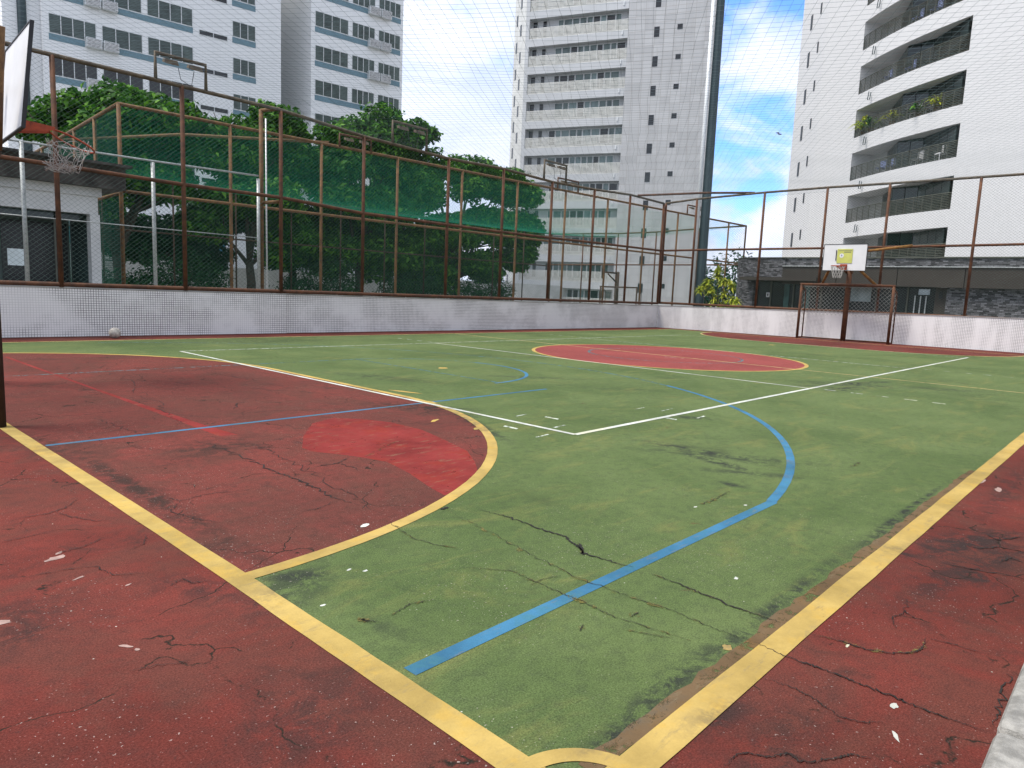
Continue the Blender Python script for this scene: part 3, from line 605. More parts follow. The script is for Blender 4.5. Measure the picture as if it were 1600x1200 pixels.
# ================================================================== mast
e = empty('net_mast', (28.4, 13.9, 0), 'very tall dark steel mast rising beside the grey tower', 'mast')
MB().tube([(0, 0, 0), (-.03, .05, 19)], .25, 12, r2=.19).build('shaft', M_mast, e); MB().tube([(-.34, .25, 0), (-.34, .27, 19)], .10, 8).build('sunlit_side', M_alu, e, True)  # pale tube added to stand for the sunlit side of the shaft
MB().box(-.35, -.35, 0, .35, .35, .06).build('base_plate', M_rust, e)

# ================================================================== goals, hoops, ball
def goal(label, x, y0, y1, h, depth, sgn, mats):
    e = empty('goal', (x, y0, 0), label, 'goal'); W = y1-y0; r = .05
    for yy in (0, W):
        MB().tube([(0, yy, 0), (0, yy, h)], r, 12).build('goalpost', mats, e, True)
        MB().tube([(sgn*.06, yy, h-.12), (sgn*depth*.9, yy, h-.22), (sgn*depth, yy, h-.5), (sgn*depth, yy, .04)], .025, 8).build('rear_strut', mats, e, True)
        MB().tube([(0, yy, .04), (sgn*depth, yy, .04)], .025, 8).build('ground_bar', mats, e, True)
    MB().tube([(0, -.05, h), (0, W+.05, h)], r, 12).build('crossbar', mats, e, True)
    MB().tube([(sgn*depth, 0, .04), (sgn*depth, W, .04)], .025, 8).build('rear_bar', mats, e, True)
    m = MB(); c = .145; n = int(W/c)+int(h/c)+2
    def P(u, t, s):   # net hangs from bar back, t 0 top..1.25 down
        k = min(1, t/.35); return (sgn*(depth*.85*k+.05+.05*sin(u*5+t*4)), u, h-.06-max(0, t-.12))
    zl = 1.2
    for k in range(-int(zl/c)-1, int(W/c)+int(zl/c)+2):
        for s in (1, -1):
            Q = []
            for i in range(17):
                t = zl*i/16; u = k*c+(t if s == 1 else zl-t)
                if 0 <= u <= W: Q.append(P(u, t, s))
            if len(Q) > 1: m.tube(Q, .0045, 3, caps=False)
    for yy in (0, W):
        for k in range(7): m.tube([(sgn*.03, yy, h-.12-.2*k), (sgn*depth, yy+.03*(1 if yy else -1), h-.35-.2*k)], .0045, 3, caps=False); m.tube([(sgn*.03, yy, h-.45-.2*k), (sgn*depth, yy, h-.25-.2*k)], .0045, 3, caps=False)
    m.build('goal_net', M_cord, e); return e
goal('small rusty football goal with a sagging half net against the far wall', 22.45, 3.2, 6.45, 2.08, .5, 1, M_rust)
goal('near football goal whose dark post stands at the left edge of the photo', -3.86, 3.16, 6.3, 2.3, -.7 if False else .8, -1, M_rust_dark)
def hoop(label, x, y, z, w_, h, tilt, rot, face, sgn, poster, rdrop=0):
    """board in local yz plane, rim towards +x*sgn"""
    e = empty('basketball_hoop', (x, y, 0), label, 'basketball hoop', rotz=rot)
    T = lambda a, b, c: (a+tilt*(c-z), b, c)
    def slab(m, y0, y1, z0, z1, x0, x1):
        n = len(m.v); m.v += [T(x0, y0, z0), T(x1, y0, z0), T(x1, y1, z0), T(x0, y1, z0), T(x0, y0, z1), T(x1, y0, z1), T(x1, y1, z1), T(x0, y1, z1)]
        m.f += [tuple(n+i for i in q) for q in ((0, 3, 2, 1), (4, 5, 6, 7), (0, 1, 5, 4), (1, 2, 6, 5), (2, 3, 7, 6), (3, 0, 4, 7))]
    m = MB(); slab(m, -w_/2, w_/2, z, z+h, -.012, .012); board = m.build('backboard', M_board, e)
    m = MB(); k = .018
    for a in ((-w_/2-k, w_/2+k, z-k, z), (-w_/2-k, w_/2+k, z+h, z+h+k), (-w_/2-k, -w_/2, z, z+h), (w_/2, w_/2+k, z, z+h)): slab(m, *a, -.02, .02)
    m.build('board_frame', M_black, e)
    rz = z+.14; rx = sgn*.62
    m = MB(); m.tube([(rx+.23*cos(a*pi/16), .23*sin(a*pi/16), rz-.01-rdrop*(.23+.23*cos(a*pi/16))) for a in range(32)], .011, 6, True); m.build('rim', M_rim, e, True)
    m = MB()
    for s in (-1, 1):
        n = len(m.v); a0, b0 = (sgn*.02, s*.10), (sgn*.42, s*.13)
        m.v += [(a0[0], a0[1], rz-.1), (b0[0], b0[1], rz-.03), (b0[0], b0[1], rz+.01), (a0[0], a0[1], rz+.05), (a0[0], a0[1]+.008, rz-.1), (b0[0], b0[1]+.008, rz-.03), (b0[0], b0[1]+.008, rz+.01), (a0[0], a0[1]+.008, rz+.05)]
        m.f += [tuple(n+i for i in q) for q in ((0, 1, 2, 3), (7, 6, 5, 4), (0, 4, 5, 1), (3, 2, 6, 7), (1, 5, 6, 2), (0, 3, 7, 4))]
    slab(m, -.12, .12, rz-.12, rz+.08, sgn*.013, sgn*.03); m.build('rim_bracket', M_rim, e)
    return e, rz, rx
def hoopnet(e, rz, rx, ragged, wr=.006):
    m = MB(); n = 12
    for k in range(n):
        a0 = 2*pi*k/n
        for s in (1, -1):
            P = []
            for i in range(7):
                t = i/6
                if ragged:
                    R = .23-.09*t; P.append((rx-.05*t+R*cos(a0+s*t*1.4)+.02*sin(5*k+9*t), R*sin(a0+s*t*1.4)+.03*sin(3*k+7*t)*t, rz-.02-.30*t-.05*sin(k*2.1)*t-.03*sin(9*t+k)))
                else:
                    R = .23-.10*t; P.append((rx+R*cos(a0+s*t*1.1), R*sin(a0+s*t*1.1), rz-.02-.42*t))
            if ragged and (k*7+s) % 5 == 0: P = P[:4]
            m.tube(P, wr, 3, caps=False)
    if ragged:
        for k in range(9):
            a = random.uniform(0, 6.3); P = [(rx-.1+.17*cos(a+i*.9)*random.uniform(.6, 1.2), .17*sin(a+i*.9)*random.uniform(.5, 1.2), rz-.26-.13*random.random()) for i in range(8)]
            m.tube(P, wr*.9, 3, caps=False)
    m.build('hoop_net', M_cord, e)
e, rz, rx = hoop('far basketball hoop with a yellow poster on its white board above the goal', 22.0, 4.83, 2.60, 1.48, .93, 0, 0, -1, -1, True)
hoopnet(e, rz, rx, False, .0075)
pw_, px_ = .53, -.016
MB().box(-.028, -.30+.03, 2.60+.26, -.0125, .25+.01, 2.60+.77).build('poster', M_yposter, e)
pm = MB()
for k in range(14):
    y0 = .21-.033*k; pm.box(-.031, y0-.024, 3.30, -.0285, y0, 3.325)
for k in range(6):
    y0 = .02-.04*k; pm.box(-.031, y0-.03, 3.235, -.0285, y0, 3.275)
pm.build('poster_writing', M_ink, e)
MB().poly([(-.031, .10+.075*cos(a*pi/12), 3.13+.08*sin(a*pi/12)) for a in range(24)][::-1]).build('poster_emblem', M_board, e)
MB().box(-.034, .085, 3.11, -.0315, .115, 3.165).build('emblem_mark', M_blueink, e)
MB().box(-.04, .285, 2.95, -.0125, .305, 3.33).build('target_mark', M_black, e)
MB().tube([(.72, 0, 0), (.72, 0, 3.2)], .095, 12).build('support_post', M_rust, e, True)
for s in (-1, 1):
    MB().tube([(.7, s*.95, 2.12), (.05, s*.50, 2.66)], .05, 8).build('diagonal_brace', M_brace, e, True)
    MB().tube([(.7, s*.1, 2.55), (.04, s*.12, 2.75)], .045, 8).build('support_arm', M_rust_ochre, e, True)
MB().tube([(.72, -1.15, 2.1), (.72, 1.05, 2.1)], .05, 8).build('cross_beam', M_rust, e, True)
MB().tube([(.06, -.62, 3.28), (1.1, -1.9, 3.55)], .045, 8).build('tie_bar', M_brace, e, True)
e, rz, rx = hoop('near basketball hoop with a bare white board and ragged net at the upper left edge', -3.04, 6.1, 2.877, 1.5, 1.10, .11, -.06, 1, 1, False, .42)
hoopnet(e, rz-.1, rx-.03, True, .0045)
MB().tube([(-.22, -.27, 2.66), (-.20, -.68, 3.88)], .095, 12).build('support_beam', M_rust_ochre, e, True)
MB().tube([(-.9, .3, 0), (-.22, -.27, 2.66)], .09, 12).build('support_post', M_rust_dark, e, True)
MB().tube([(-.25, .5, 3.5), (-.03, .45, 3.5)], .06, 8).build('support_arm', M_rust_dark, e, True)
b = MB(); R = .115; nu, nv = 20, 12
for i in range(nv+1):
    for j in range(nu):
        th = pi*i/nv; k = R*(1+random.uniform(-.03, .03)); b.v.append((k*sin(th)*cos(2*pi*j/nu), k*sin(th)*sin(2*pi*j/nu), R*.97+k*cos(th)*.97))
for i in range(nv):
    for j in range(nu): b.f.append((i*nu+j, (i+1)*nu+j, (i+1)*nu+(j+1) % nu, i*nu+(j+1) % nu))
tag(b.build('ball', M_ball, smooth=True, loc=(-.05, 12.2, 0)), 'worn off white ball lying at the foot of the left wall', 'ball')
lf = MB()
for k in range(9):
    a = random.uniform(0, 6.28); s = random.uniform(.03, .07); c0 = Vector((random.uniform(-.04, .04), random.uniform(-.04, .04), random.uniform(-.07, .07)))
    u = Vector((cos(a), sin(a), random.uniform(-.5, .8))).normalized()*s; v = Vector((-sin(a), cos(a), .3))*s*.5; lf.quad(c0-u, c0+v, c0+u, c0-v)
tag(lf.build('dead_leaves', simple('dead_leaf', (.2, .17, .14), .9), loc=(11.5, 3.2, 5.3)), 'small clump of dead leaves caught in the overhead net against the sky', 'leaves')

# second court hoop and goal (seen through the fences)
e = empty('basketball_hoop', (40.9-5, 24.2, 0), 'distant hoop frame of the second court seen through the fences', 'basketball hoop')
MB().tube([(0, 0, 0), (0, 0, 3.0)], .1, 8).build('support_post', M_rust_dark, e, True); MB().tube([(0, 0, 2.9), (-.9, .7, 2.95)], .06, 8).build('support_arm', M_rust_dark, e, True)
MB().tube([(0, 0, 2.2), (-.6, .45, 2.85)], .05, 8).build('diagonal_brace', M_rust_dark, e, True)
MB().tube([(-.9, .7, 2.5), (-.9, .7, 3.5)], .05, 8).build('board_bracket', M_rust_dark, e, True)
goal('distant dark goal of the second court seen through the fences', 35.6, 22.4, 25.4, 1.95, .6, 1, M_rust_dark)

# ================================================================== kiosk on the left
e = empty('kiosk', (0, 0, 0), 'small white flat roofed building with dark openings behind the left fence', 'building')
MB().box(-12, 15.7, 3.45, 1.44, 19.5, 3.98).build('roof_edge', M_asph, e); MB().box(-12, 15.4, 3.98, 1.5, 19.5, 4.04).build('roof', M_asph, e)
MB().box(-12, 15.95, 3.24, .95, 18.6, 3.45).build('soffit', M_plaster, e)
MB().box(-12, 16.0, 2.80, .87, 16.22, 3.24).build('lintel', M_plaster, e); MB().box(.68, 15.98, 0, .9, 16.26, 2.80).build('pillar', M_plaster, e)
MB().box(-12, 17.8, 0, .7, 18.0, 3.24).build('back_wall', simple('dim_green_wall', (.16, .21, .19), .8, 0, .1, 1), e)
MB().box(.72, 16.3, 0, .88, 17.8, 3.24).build('side_wall', simple('dark_glass_green', (.03, .06, .055), .3, 0, .2, 1), e)
MB().box(-.85, 17.62, 0, .6, 17.66, 2.6).build('dark_door', M_gl_brown, e)
MB().box(-12, 16.05, 0, .68, 16.10, 1.05).build('counter_front', simple('counter_green', (.05, .075, .07), .5, 0, .2, 1), e)
MB().box(-1.05, 16.10, 1.45, -.72, 16.12, 1.84).build('notice', simple('notice_paper', (.55, .62, .62), .6, 0, .1, 4), e)
MB().box(-6, 16.42, 2.62, .66, 16.45, 2.8).build('transom', M_gl_bal, e)
MB().box(-.62, 16.42, 1.0, -.58, 16.46, 2.8).build('mullion', M_slat, e); MB().box(.0, 16.42, 1.0, .04, 16.46, 2.8).build('mullion', M_slat, e)

# ================================================================== dark stone pavilion on the right
e = empty('stone_pavilion', (30, 0, 0), 'long dark stone and brown panel building behind the far fence', 'building')
pl = [(0, 10.2)]+[(.0+1.6*(1-cos(a)), 11.9+1.35*sin(a)) for a in [pi/2*i/8 for i in range(9)]]+[(9, 13.25), (9, 10.2)]
pl2 = [(x, y) for x, y in pl]
MB().prism(pl2[::-1], 2.62, 3.55).build('curved_stone_wall', M_stone, e)
cw = [(0.02, 11.75)]+[(.02+1.6*(1-cos(a)), 11.9+1.33*sin(a)) for a in [pi/2*i/8 for i in range(9)]]+[(8, 13.23), (8, 11.75)]
MB().prism(cw[::-1], 0, 2.62).build('stone_pier', M_stone, e)
MB().prism([(x-.04 if x < 3 else x, y) for x, y in [(-.02, 10.15)]+pl[1:-2]+[(9, 13.3), (9, 10.15)]][::-1], 3.55, 3.60).build('roof_edge', M_slat, e)
MB().box(.05, -16, 3.17, 9, 10.2, 3.54).build('stone_parapet', M_stone, e); MB().box(-.0, -16, 3.54, 9, 10.2, 3.60).build('roof_edge', M_slat, e)
MB().box(-.35, -16, 3.13, .05, 10.2, 3.17).build('metal_drip', M_galv, e)
for i in range(9): MB().box(-.3, 10.2-2.6*(i+1)+.015, 2.28, .04, 10.2-2.6*i-.015, 3.13).build('fascia_panel', M_dkbrown, e)
MB().box(-.9, 8.3, 2.42, .6, 12.15, 2.58).build('entrance_canopy', M_dkbrown, e)
MB().box(.35, 3.55, 0, .5, 11.7, 2.42).build('lobby_glass', M_gl_brown, e)
for y in (4.6, 5.9, 7.2, 8.4, 9.3, 9.75, 10.9): MB().box(.28, y, 0, .34, y+.06, 2.4).build('glass_mullion', M_slat, e)
MB().box(.30, 8.98, 0, .36, 9.25, 2.35).build('door_leaf', simple('green_door_glass', (.06, .12, .11), .2), e); MB().box(.30, 10.0, 0, .36, 10.25, 2.3).build('door_leaf', simple('green_door_glass2', (.04, .085, .08), .2), e)
MB().box(.1, 3.05, 0, .5, 3.5, 2.28).build('brown_pier', M_dkbrown, e)
MB().box(-.0, -16, 0, .5, 3.05, 2.28).build('stone_wall', M_stone, e)
MB().box(.02, 3.22, 1.8, .10, 3.34, 2.1).build('wall_lamp', M_black, e)
MB().box(.26, 6.15, 1.55, .275, 7.05, 2.25).build('pale_blind', simple('blind', (.16, .2, .2), .6), e)
MB().box(.26, 3.75, 1.95, .275, 4.2, 2.2).build('window_pane', simple('bright_pane', (.42, .5, .55), .3), e)
for k in range(3): MB().box(.26, 3.85+.22*k, .9, .28, 3.9+.22*k, 1.9).build('window_pane_frame', M_galv, e)
MB().box(-.05, 11.05, 1.55, .02, 11.2, 1.80) 
MB().box(.30, 11.0, 1.6, .33, 11.16, 1.83).build('white_sign', M_board, e)
MB().box(.285, 11.05, 1.66, .299, 11.11, 1.78).build('sign_symbol', M_black, e)

# ================================================================== left apartment block
K = 66/50
def ZL(z): return 1.316+(z-1.316)*K
dl = ((439-800)/1094.37)*r2+((100-600)/1094.37)*d2+f; hl = hypot(dl.x, dl.y)
OL = (CAM.x+dl.x/hl*66, CAM.y+dl.y/hl*66, 0)
AZL = rad(-7)
def blockwall(e, x0, x1, yb, ztop, mat, y0=0):
    return MB().box(x0, y0, 0, x1, yb, ztop).build('wall', mat, e)
def window(e, x0, x1, z0, z1, n, gm, depth=.0, fr=.05):
    fm = MB(); fm.box(x0, -.03, z0, x1, .05, z0+fr); fm.box(x0, -.03, z1-fr, x1, .05, z1)
    for i in range(n+1):
        x = x0+(x1-x0-fr)*i/n; fm.box(x, -.032, z0+fr, x+fr, .05, z1-fr)
    fo = fm.build('window', M_alu, e)
    g = MB()
    for i in range(n):
        a = x0+fr+(x1-x0-fr)*i/n; b = x0+(x1-x0-fr)*(i+1)/n; g.quad((a, -.006, z0+fr), (b, -.006, z0+fr), (b, -.006, z1-fr), (a, -.006, z1-fr))
    g.build('pane', gm, fo); return fo
def acunit(e, x0, x1, z0, z1):
    b = MB().box(x0, -.42, z0, x1, -.02, z1).build('air_conditioner', M_alu, e, bevel=.02)
    MB().box(x0+.05, -.423, z0+.05, x1-.05, -.4205, z1-.05).build('vent', M_black, b)
    g = MB(); n = 6
    for i in range(n): zz = z0+.07+(z1-z0-.12)*i/n; g.box(x0+.05, -.445, zz, x1-.05, -.425, zz+.055)
    g.build('grille', M_board, b)
e1 = empty('apartment_block', OL, 'white tiled apartment block with blue panels under dark windows, at the far left', 'building', rotz=AZL)
blockwall(e1, -12.95*K, 0, 14, 34, M_wleft); MB().box(-14.6*K, .9, 0, -12.95*K, 12, 34).build('side_wall', M_wleft, e1)
MB().tube([(-13.75*K, .8, 0), (-13.75*K, .8, 34)], .28, 8).build('downpipe', M_mast, e1, True)
rows = [19.28, 17.13, 14.98, 12.83, 10.68, 8.53]
for ri, t in enumerate(rows):
    gm = M_gl_dark if ri == 3 else M_gl_left
    for x0, x1, n in ((-12.66, -10.43, 4), (-10.17, -8.12, 3), (-7.86, -5.37, 4)): window(e1, x0*K, x1*K, ZL(t-1.02), ZL(t), n, gm)
    window(e1, -3.07*K, -1.63*K, ZL(t-.95), ZL(t), 3, M_gl_left); window(e1, -5.04*K, -3.35*K, ZL(t-1.34), ZL(t-1.02), 2, M_gl_dark)
    for a, b in ((-12.66, -11.0), (-9.36, -5.37)): MB().box(a*K, -.02, ZL(t-1.36), b*K, .02, ZL(t-1.04)).build('blue_panel', M_blueglaze, e1)
    MB().box(-3.07*K, -.02, ZL(t-1.30), -1.63*K, .02, ZL(t-.97)).build('blue_panel', M_blueglaze, e1)
    acunit(e1, -10.97*K, -10.22*K, ZL(t-1.36), ZL(t-.86)); acunit(e1, -10.13*K, -9.38*K, ZL(t-1.36), ZL(t-.86))
e2 = empty('apartment_block', OL, 'second white apartment block with three windows per row, right of the dark recess', 'building', rotz=AZL)
blockwall(e2, 2.05*K, 9.02*K, 14, 36, M_wleft); MB().box(.01, 8.5, 0, 2.05*K-.01, 9, 36).build('recess_wall', M_wleft, e2)
for ri, t in enumerate([21.34, 19.19, 17.04, 14.85, 12.7, 10.55]):
    for x0, x1, n in ((2.31, 4.73, 4), (5.0, 6.76, 4), (7.03, 8.80, 4)): window(e2, x0*K, x1*K, ZL(t-.98), ZL(t), n, M_gl_left)
    for a, b in ((2.31, 6.19), (7.95, 8.82)): MB().box(a*K, -.02, ZL(t-1.34), b*K, .02, ZL(t-1.0)).build('blue_panel', M_blueglaze, e2)
    acunit(e2, 6.2*K, 7.05*K, ZL(t-1.36), ZL(t-.82)); acunit(e2, 7.12*K, 7.92*K, ZL(t-1.36), ZL(t-.82))

# ================================================================== central grey tower
K2 = 80/75
dl = ((814-800)/1094.37)*r2+((230-600)/1094.37)*d2+f; hl = hypot(dl.x, dl.y)
OC = (CAM.x+dl.x/hl*80, CAM.y+dl.y/hl*80, 0)
def ZC(z): return 1.316+(z-1.316)*K2
e = empty('grey_tower', OC, 'tall grey concrete tower with a stack of long balconies, in the centre', 'building', rotz=rad(-69.3))
TOP = 44
MB().prism([(10.55*K2, 0), (18.72*K2, 0), (14.5*K2, 13.9), (10.55*K2, 13.9)], 0, TOP).build('panelled_wall', M_wcent, e)
MB().box(0, .8, 0, 10.55*K2-.002, 13.9, TOP).build('recessed_wall', M_wfasc, e)
MB().box(0, 0, 0, .38*K2, .798, TOP).build('corner_wall', M_wfasc, e)
MB().prism([(-.003, 0), (-.003, 13.8), (-2.5, 13.8), (-2.5, 2.85)], 0, TOP).build('side_wall', M_plaster, e)
fl0 = [31.3-2.67*i for i in range(13)]
for i, zb in enumerate(fl0):
    # opening between zb (soffit above) and rail top
    if zb < 0: break
    if i == 0: MB().box(.38*K2, 0, ZC(zb), 10.5*K2, 0.799, ZC(zb+.73)).build('balcony_fascia', M_wfasc, e)
    lo = ZC(zb-2.67)
    MB().box(.381*K2, 0, lo, 10.55*K2-.003, 0.799, lo+.78).build('balcony_fascia', M_wfasc, e)
    rl = MB(); z0 = lo+.78; z1 = ZC(zb-.93)
    for k in range(10):
        zz = z0+.06+(z1-z0-.06)*k/9; rl.box(.4*K2, .05, zz-.038, 10.53*K2, .09, zz+.03)
    for k in range(9): xx = (.4+10.1*k/8)*K2; rl.box(xx, .10, z0, xx+.05, .14, z1)
    rl.build('balcony_rail', M_louvre, e)
    wz0, wz1 = ZC(zb-1.6), ZC(zb-.10)
    for a, b in ((.55, .95), (1.6, 1.95)):
        MB().box(a*K2, .74, wz0, b*K2, .79, wz1).build('window', M_gl_dark, e)
    x = random.choice((2.7, 3.0, 3.2))
    while x < 9.7:
        wd = random.choice((.62, .75, .9)); a, b = x*K2, (x+wd)*K2
        fo = MB().box(a, .74, wz0, b-.02, .79, wz0+.05).box(a, .74, wz1-.05, b-.02, .79, wz1).box(b-.08, .73, wz0, b-.02, .79, wz1).box(a, .73, wz0, a+.05, .79, wz1).build('window', M_alu, e)
        MB().box(a+.05, .76, wz0+.05, b-.08, .78, wz1-.05).build('pane', random.choice((M_gl_tower, M_gl_tower, M_gl_dark, M_gl_teal)), fo); x += wd
    z = lambda v: ZC(zb+v)
    MB().box(13.08*K2, -.02, z(-.18), 13.58*K2, .1, z(.74)).build('window', M_gl_dark, e)
    MB().box(15.25*K2, -.02, z(.32), 15.73*K2, .1, z(.78)).build('window', M_gl_dark, e)
    for t, za, zb_ in ((.42, -1.1, -.05), (.76, .2, 1.25)):
        cx_, cy_ = -2.5*t, 2.85*t; ux, uy = -.66, .751; nx, ny = -.751, -.66
        MB().prism([(cx_+ux*a_+nx*b_, cy_+uy*a_+ny*b_) for a_, b_ in ((-.22, .03), (.22, .03), (.22, -.02), (-.22, -.02))], z(za), z(zb_)).build('side_window', M_gl_dark, e)
    MB().box(9.95*K2, -.06, lo+.35, 10.08*K2, -.002, lo+.75).build('overflow_spout', M_alu, e)

# ================================================================== right white tower
P0 = Vector((48.96, 13.74)); R0 = Vector((43.15, 6.02)); F0 = Vector((53.2, 17.97)); E0 = Vector((58.34, 21.98))
TB = Vector((60, 2)); ch = (R0-P0); chn = Vector((-ch.y, ch.x)).normalized()
if chn.dot(Vector((1, -.5))) > 0: chn = -chn        # outward (towards the court)
inw = -chn
S0 = R0+Vector((cos(rad(250)), sin(rad(250))))*16; 
RT = 40
e = empty('white_tower', (P0.x, P0.y, 0), 'tall white tower with curved balconies and dark railings on the right', 'building')
def lc(v): return (v.x-P0.x, v.y-P0.y)
def extr(poly, z0, z1, name, mat): return MB().prism([lc(Vector(v)) for v in poly], z0, z1).build(name, mat, e)
back = Vector((66, 0))
Pi = P0+inw*3.3; Ri = R0+inw*3.3
extr([P0, P0+inw*9, F0+inw*9, F0], 0, RT, 'left_wall', M_wright)
extr([F0, F0+Vector((.8, -.6))*8.9, E0+Vector((5, -5)), E0], 0, RT, 'corner_wall', M_wright)
extr([R0, S0, S0+Vector((12, 0)), R0+inw*9], 0, RT, 'right_wall', M_wright)
extr([P0+inw*5.2, R0+inw*5.2, R0+inw*9, P0+inw*9], 0, RT, 'core_wall', M_wright)
def curve(off, n=14):
    o = []
    for i in range(n+1):
        t = i/n; o.append(P0.lerp(R0, t)+chn*(.36*4*t*(1-t)+off))
    return o
zk = [10.2+2.96*k for k in range(-2, 9)]
for zd in zk:
    cu = curve(.0); cu[0] = P0+chn*.0; extr(cu+[R0+inw*5.19, P0+inw*5.19], zd-1.05, zd, 'balcony_slab', M_wright)
    zt = zd-1.05+2.96
    g1 = [P0.lerp(R0, .15)+inw*1.7, P0.lerp(R0, .46)+inw*.12, P0.lerp(R0, .62)+inw*.75, P0.lerp(R0, .965)+inw*.1]
    gg = MB()
    def wallseg(mb, a, b, z0, z1, th=.06):
        a = Vector(lc(a)); b = Vector(lc(b)); nrm = Vector((-(b-a).y, (b-a).x)).normalized()*th
        mb.prism([tuple(a), tuple(b), tuple(b+nrm), tuple(a+nrm)], z0, z1)
    for (a, b, n) in ((g1[0], g1[1], 4), (g1[1], g1[2], 2), (g1[2], g1[3], 4)):
        for i in range(n):
            wallseg(gg, a.lerp(b, (i+.03)/n), a.lerp(b, (i+.97)/n), zd+.02, zt-.02, .04)
    gg.build('balcony_glazing', M_gl_bal, e)
    pw2 = MB(); wallseg(pw2, P0+inw*1.72, g1[0], zd, zt, .1); pw2.build('balcony_wall', M_plaster, e)
    # railing
    rl = MB(); n = 14; cu = curve(-.06)
    for k in range(10):
        zz = zd+.08+.87*k/9
        rl.tube([(*lc(p), zz) for p in cu], .024 if k < 9 else .035, 4)
    for i in range(0, n+1): rl.tube([(*lc(cu[i]), zd), (*lc(cu[i]), zd+.97)], .028, 5)
    rl.build('balcony_railing', M_slat, e)
    q = P0.lerp(R0, .18)+chn*.42
    sp = MB(); sp.tube([(*lc(q), zd-.25), (*lc(q+Vector((-.06, .03))), zd-.8), (*lc(q+Vector((-.04, -.1))), zd-.8), (*lc(q+Vector((.03, -.12))), zd-.3)], .03, 5); sp.build('overflow_spout', M_mast, e)
# slit windows on the narrow left faces
fd = (E0-F0).normalized(); fn = Vector((-fd.y, fd.x)); 
if fn.dot(Vector((-1, 0.3))) < 0: fn = -fn
def slit(t, z0, z1, wd):
    c = F0.lerp(E0, t)+fn*.012; a = c-fd*wd/2; b = c+fd*wd/2
    MB().prism([lc(a), lc(b), lc(b+fn*.03), lc(a+fn*.03)], z0, z1).build('slit_window', M_gl_dark, e)
for k in range(11):
    zz = 6.2+2.96*k*1.0; slit(.60, zz, zz+1.15, .42); slit(.26, zz+.45, zz+1.25, .26)
# things on the balconies
def bal(t, off, zi): q = P0.lerp(R0, t)+chn*off; return (q.x, q.y, zk[zi])
M_stripe = simple('striped_cushion', (.25, .3, .5), .8, 0, .8, 14); M_pwhite = simple('white_plastic', (.6, .6, .6), .5, 0, .05, 3)
def chair(loc, rz, mat, label):
    c = empty('balcony_chair', loc, label, 'chair', 'chairs on the white tower balconies', rz)
    MB().box(-.25, -.25, .38, .25, .25, .45).build('seat', mat, c, bevel=.01); MB().box(-.25, .2, .45, .25, .27, .95).build('backrest', mat, c, bevel=.01)
    for sx in (-1, 1):
        for sy in (-1, 1): MB().tube([(sx*.22, sy*.22, 0), (sx*.22, sy*.22, .38)], .02, 6).build('leg', M_pwhite, c)
def towards(off=0): return math.atan2(chn.y, chn.x)+pi/2+off
cnt = [('striped chair on the balcony second row above the pavilion, left end', .32, 3, M_stripe), ('striped chair beside the first one on the second balcony row', .42, 3, M_stripe), ('white chair at the right end of the second balcony row', .86, 3, M_pwhite), ('white chair in the middle of the second balcony row', .66, 3, M_pwhite),
       ('white chair on the plant filled balcony, right part', .74, 4, M_pwhite), ('white chair on the plant filled balcony, near the middle', .6, 4, M_pwhite),
       ('blue striped chair on the fourth balcony row, left part', .28, 5, M_stripe), ('blue striped chair on the fourth balcony row, beside the oval frame', .5, 5, M_stripe), ('striped chair on the fifth balcony row, left of its middle', .52, 6, M_stripe), ('striped chair on the fifth balcony row, right of its middle', .68, 6, M_stripe)]
for lab, t, zi, mt in cnt: chair(bal(t, -.1, zi-1), towards(random.uniform(-.3, .3)), mt, lab)

# ================================================================== vegetation
def leafcloud(blobs, n, size, seed, up=.45, shell=.55):
    rnd = np.random.RandomState(seed); V = []; W = np.array([b[3]*b[4]*b[5] for b in blobs])**(2/3); W /= W.sum()
    cnt = rnd.multinomial(n, W)
    for b, c in zip(blobs, cnt):
        dirs = rnd.normal(size=(c, 3)); dirs /= np.linalg.norm(dirs, axis=1)[:, None]
        rad_ = (shell+(1-shell)*rnd.rand(c)**.6)*(1+.16*np.sin(dirs[:, 0]*5+b[0])*np.cos(dirs[:, 2]*6+b[2])+rnd.normal(scale=.07, size=c))
        ctr = np.array(b[:3])+dirs*rad_[:, None]*np.array(b[3:6])
        # clumps of leaves: rosette around twig ends
        nrm = dirs*.6+rnd.normal(scale=.6, size=(c, 3)); nrm[:, 2] += up; nrm /= np.linalg.norm(nrm, axis=1)[:, None]
        t = np.cross(nrm, rnd.normal(size=(c, 3))); t /= np.linalg.norm(t, axis=1)[:, None]; s = np.cross(nrm, t)
        L_ = size*(.6+.8*rnd.rand(c))[:, None]; W_ = L_*.42
        droop = nrm*L_*.12
        V.append(np.stack([ctr-t*L_*.5, ctr+s*W_*.5+droop, ctr+t*L_*.5-droop, ctr-s*W_*.5+droop], axis=1))
    V = np.concatenate(V).reshape(-1, 3); return V
def mesh_from(V, name, mat, parent):
    me = bpy.data.meshes.new(name); n = len(V)//4; me.vertices.add(len(V)); me.vertices.foreach_set('co', V.astype(np.float32).ravel())
    me.loops.add(len(V)); me.loops.foreach_set('vertex_index', np.arange(len(V), dtype=np.int32)); me.polygons.add(n); me.polygons.foreach_set('loop_start', np.arange(0, len(V), 4, dtype=np.int32)); me.polygons.foreach_set('loop_total', np.full(n, 4, dtype=np.int32))
    me.update(); me.validate(); me.materials.append(mat); o = bpy.data.objects.new(name, me); C.objects.link(o); o.parent = parent; return o
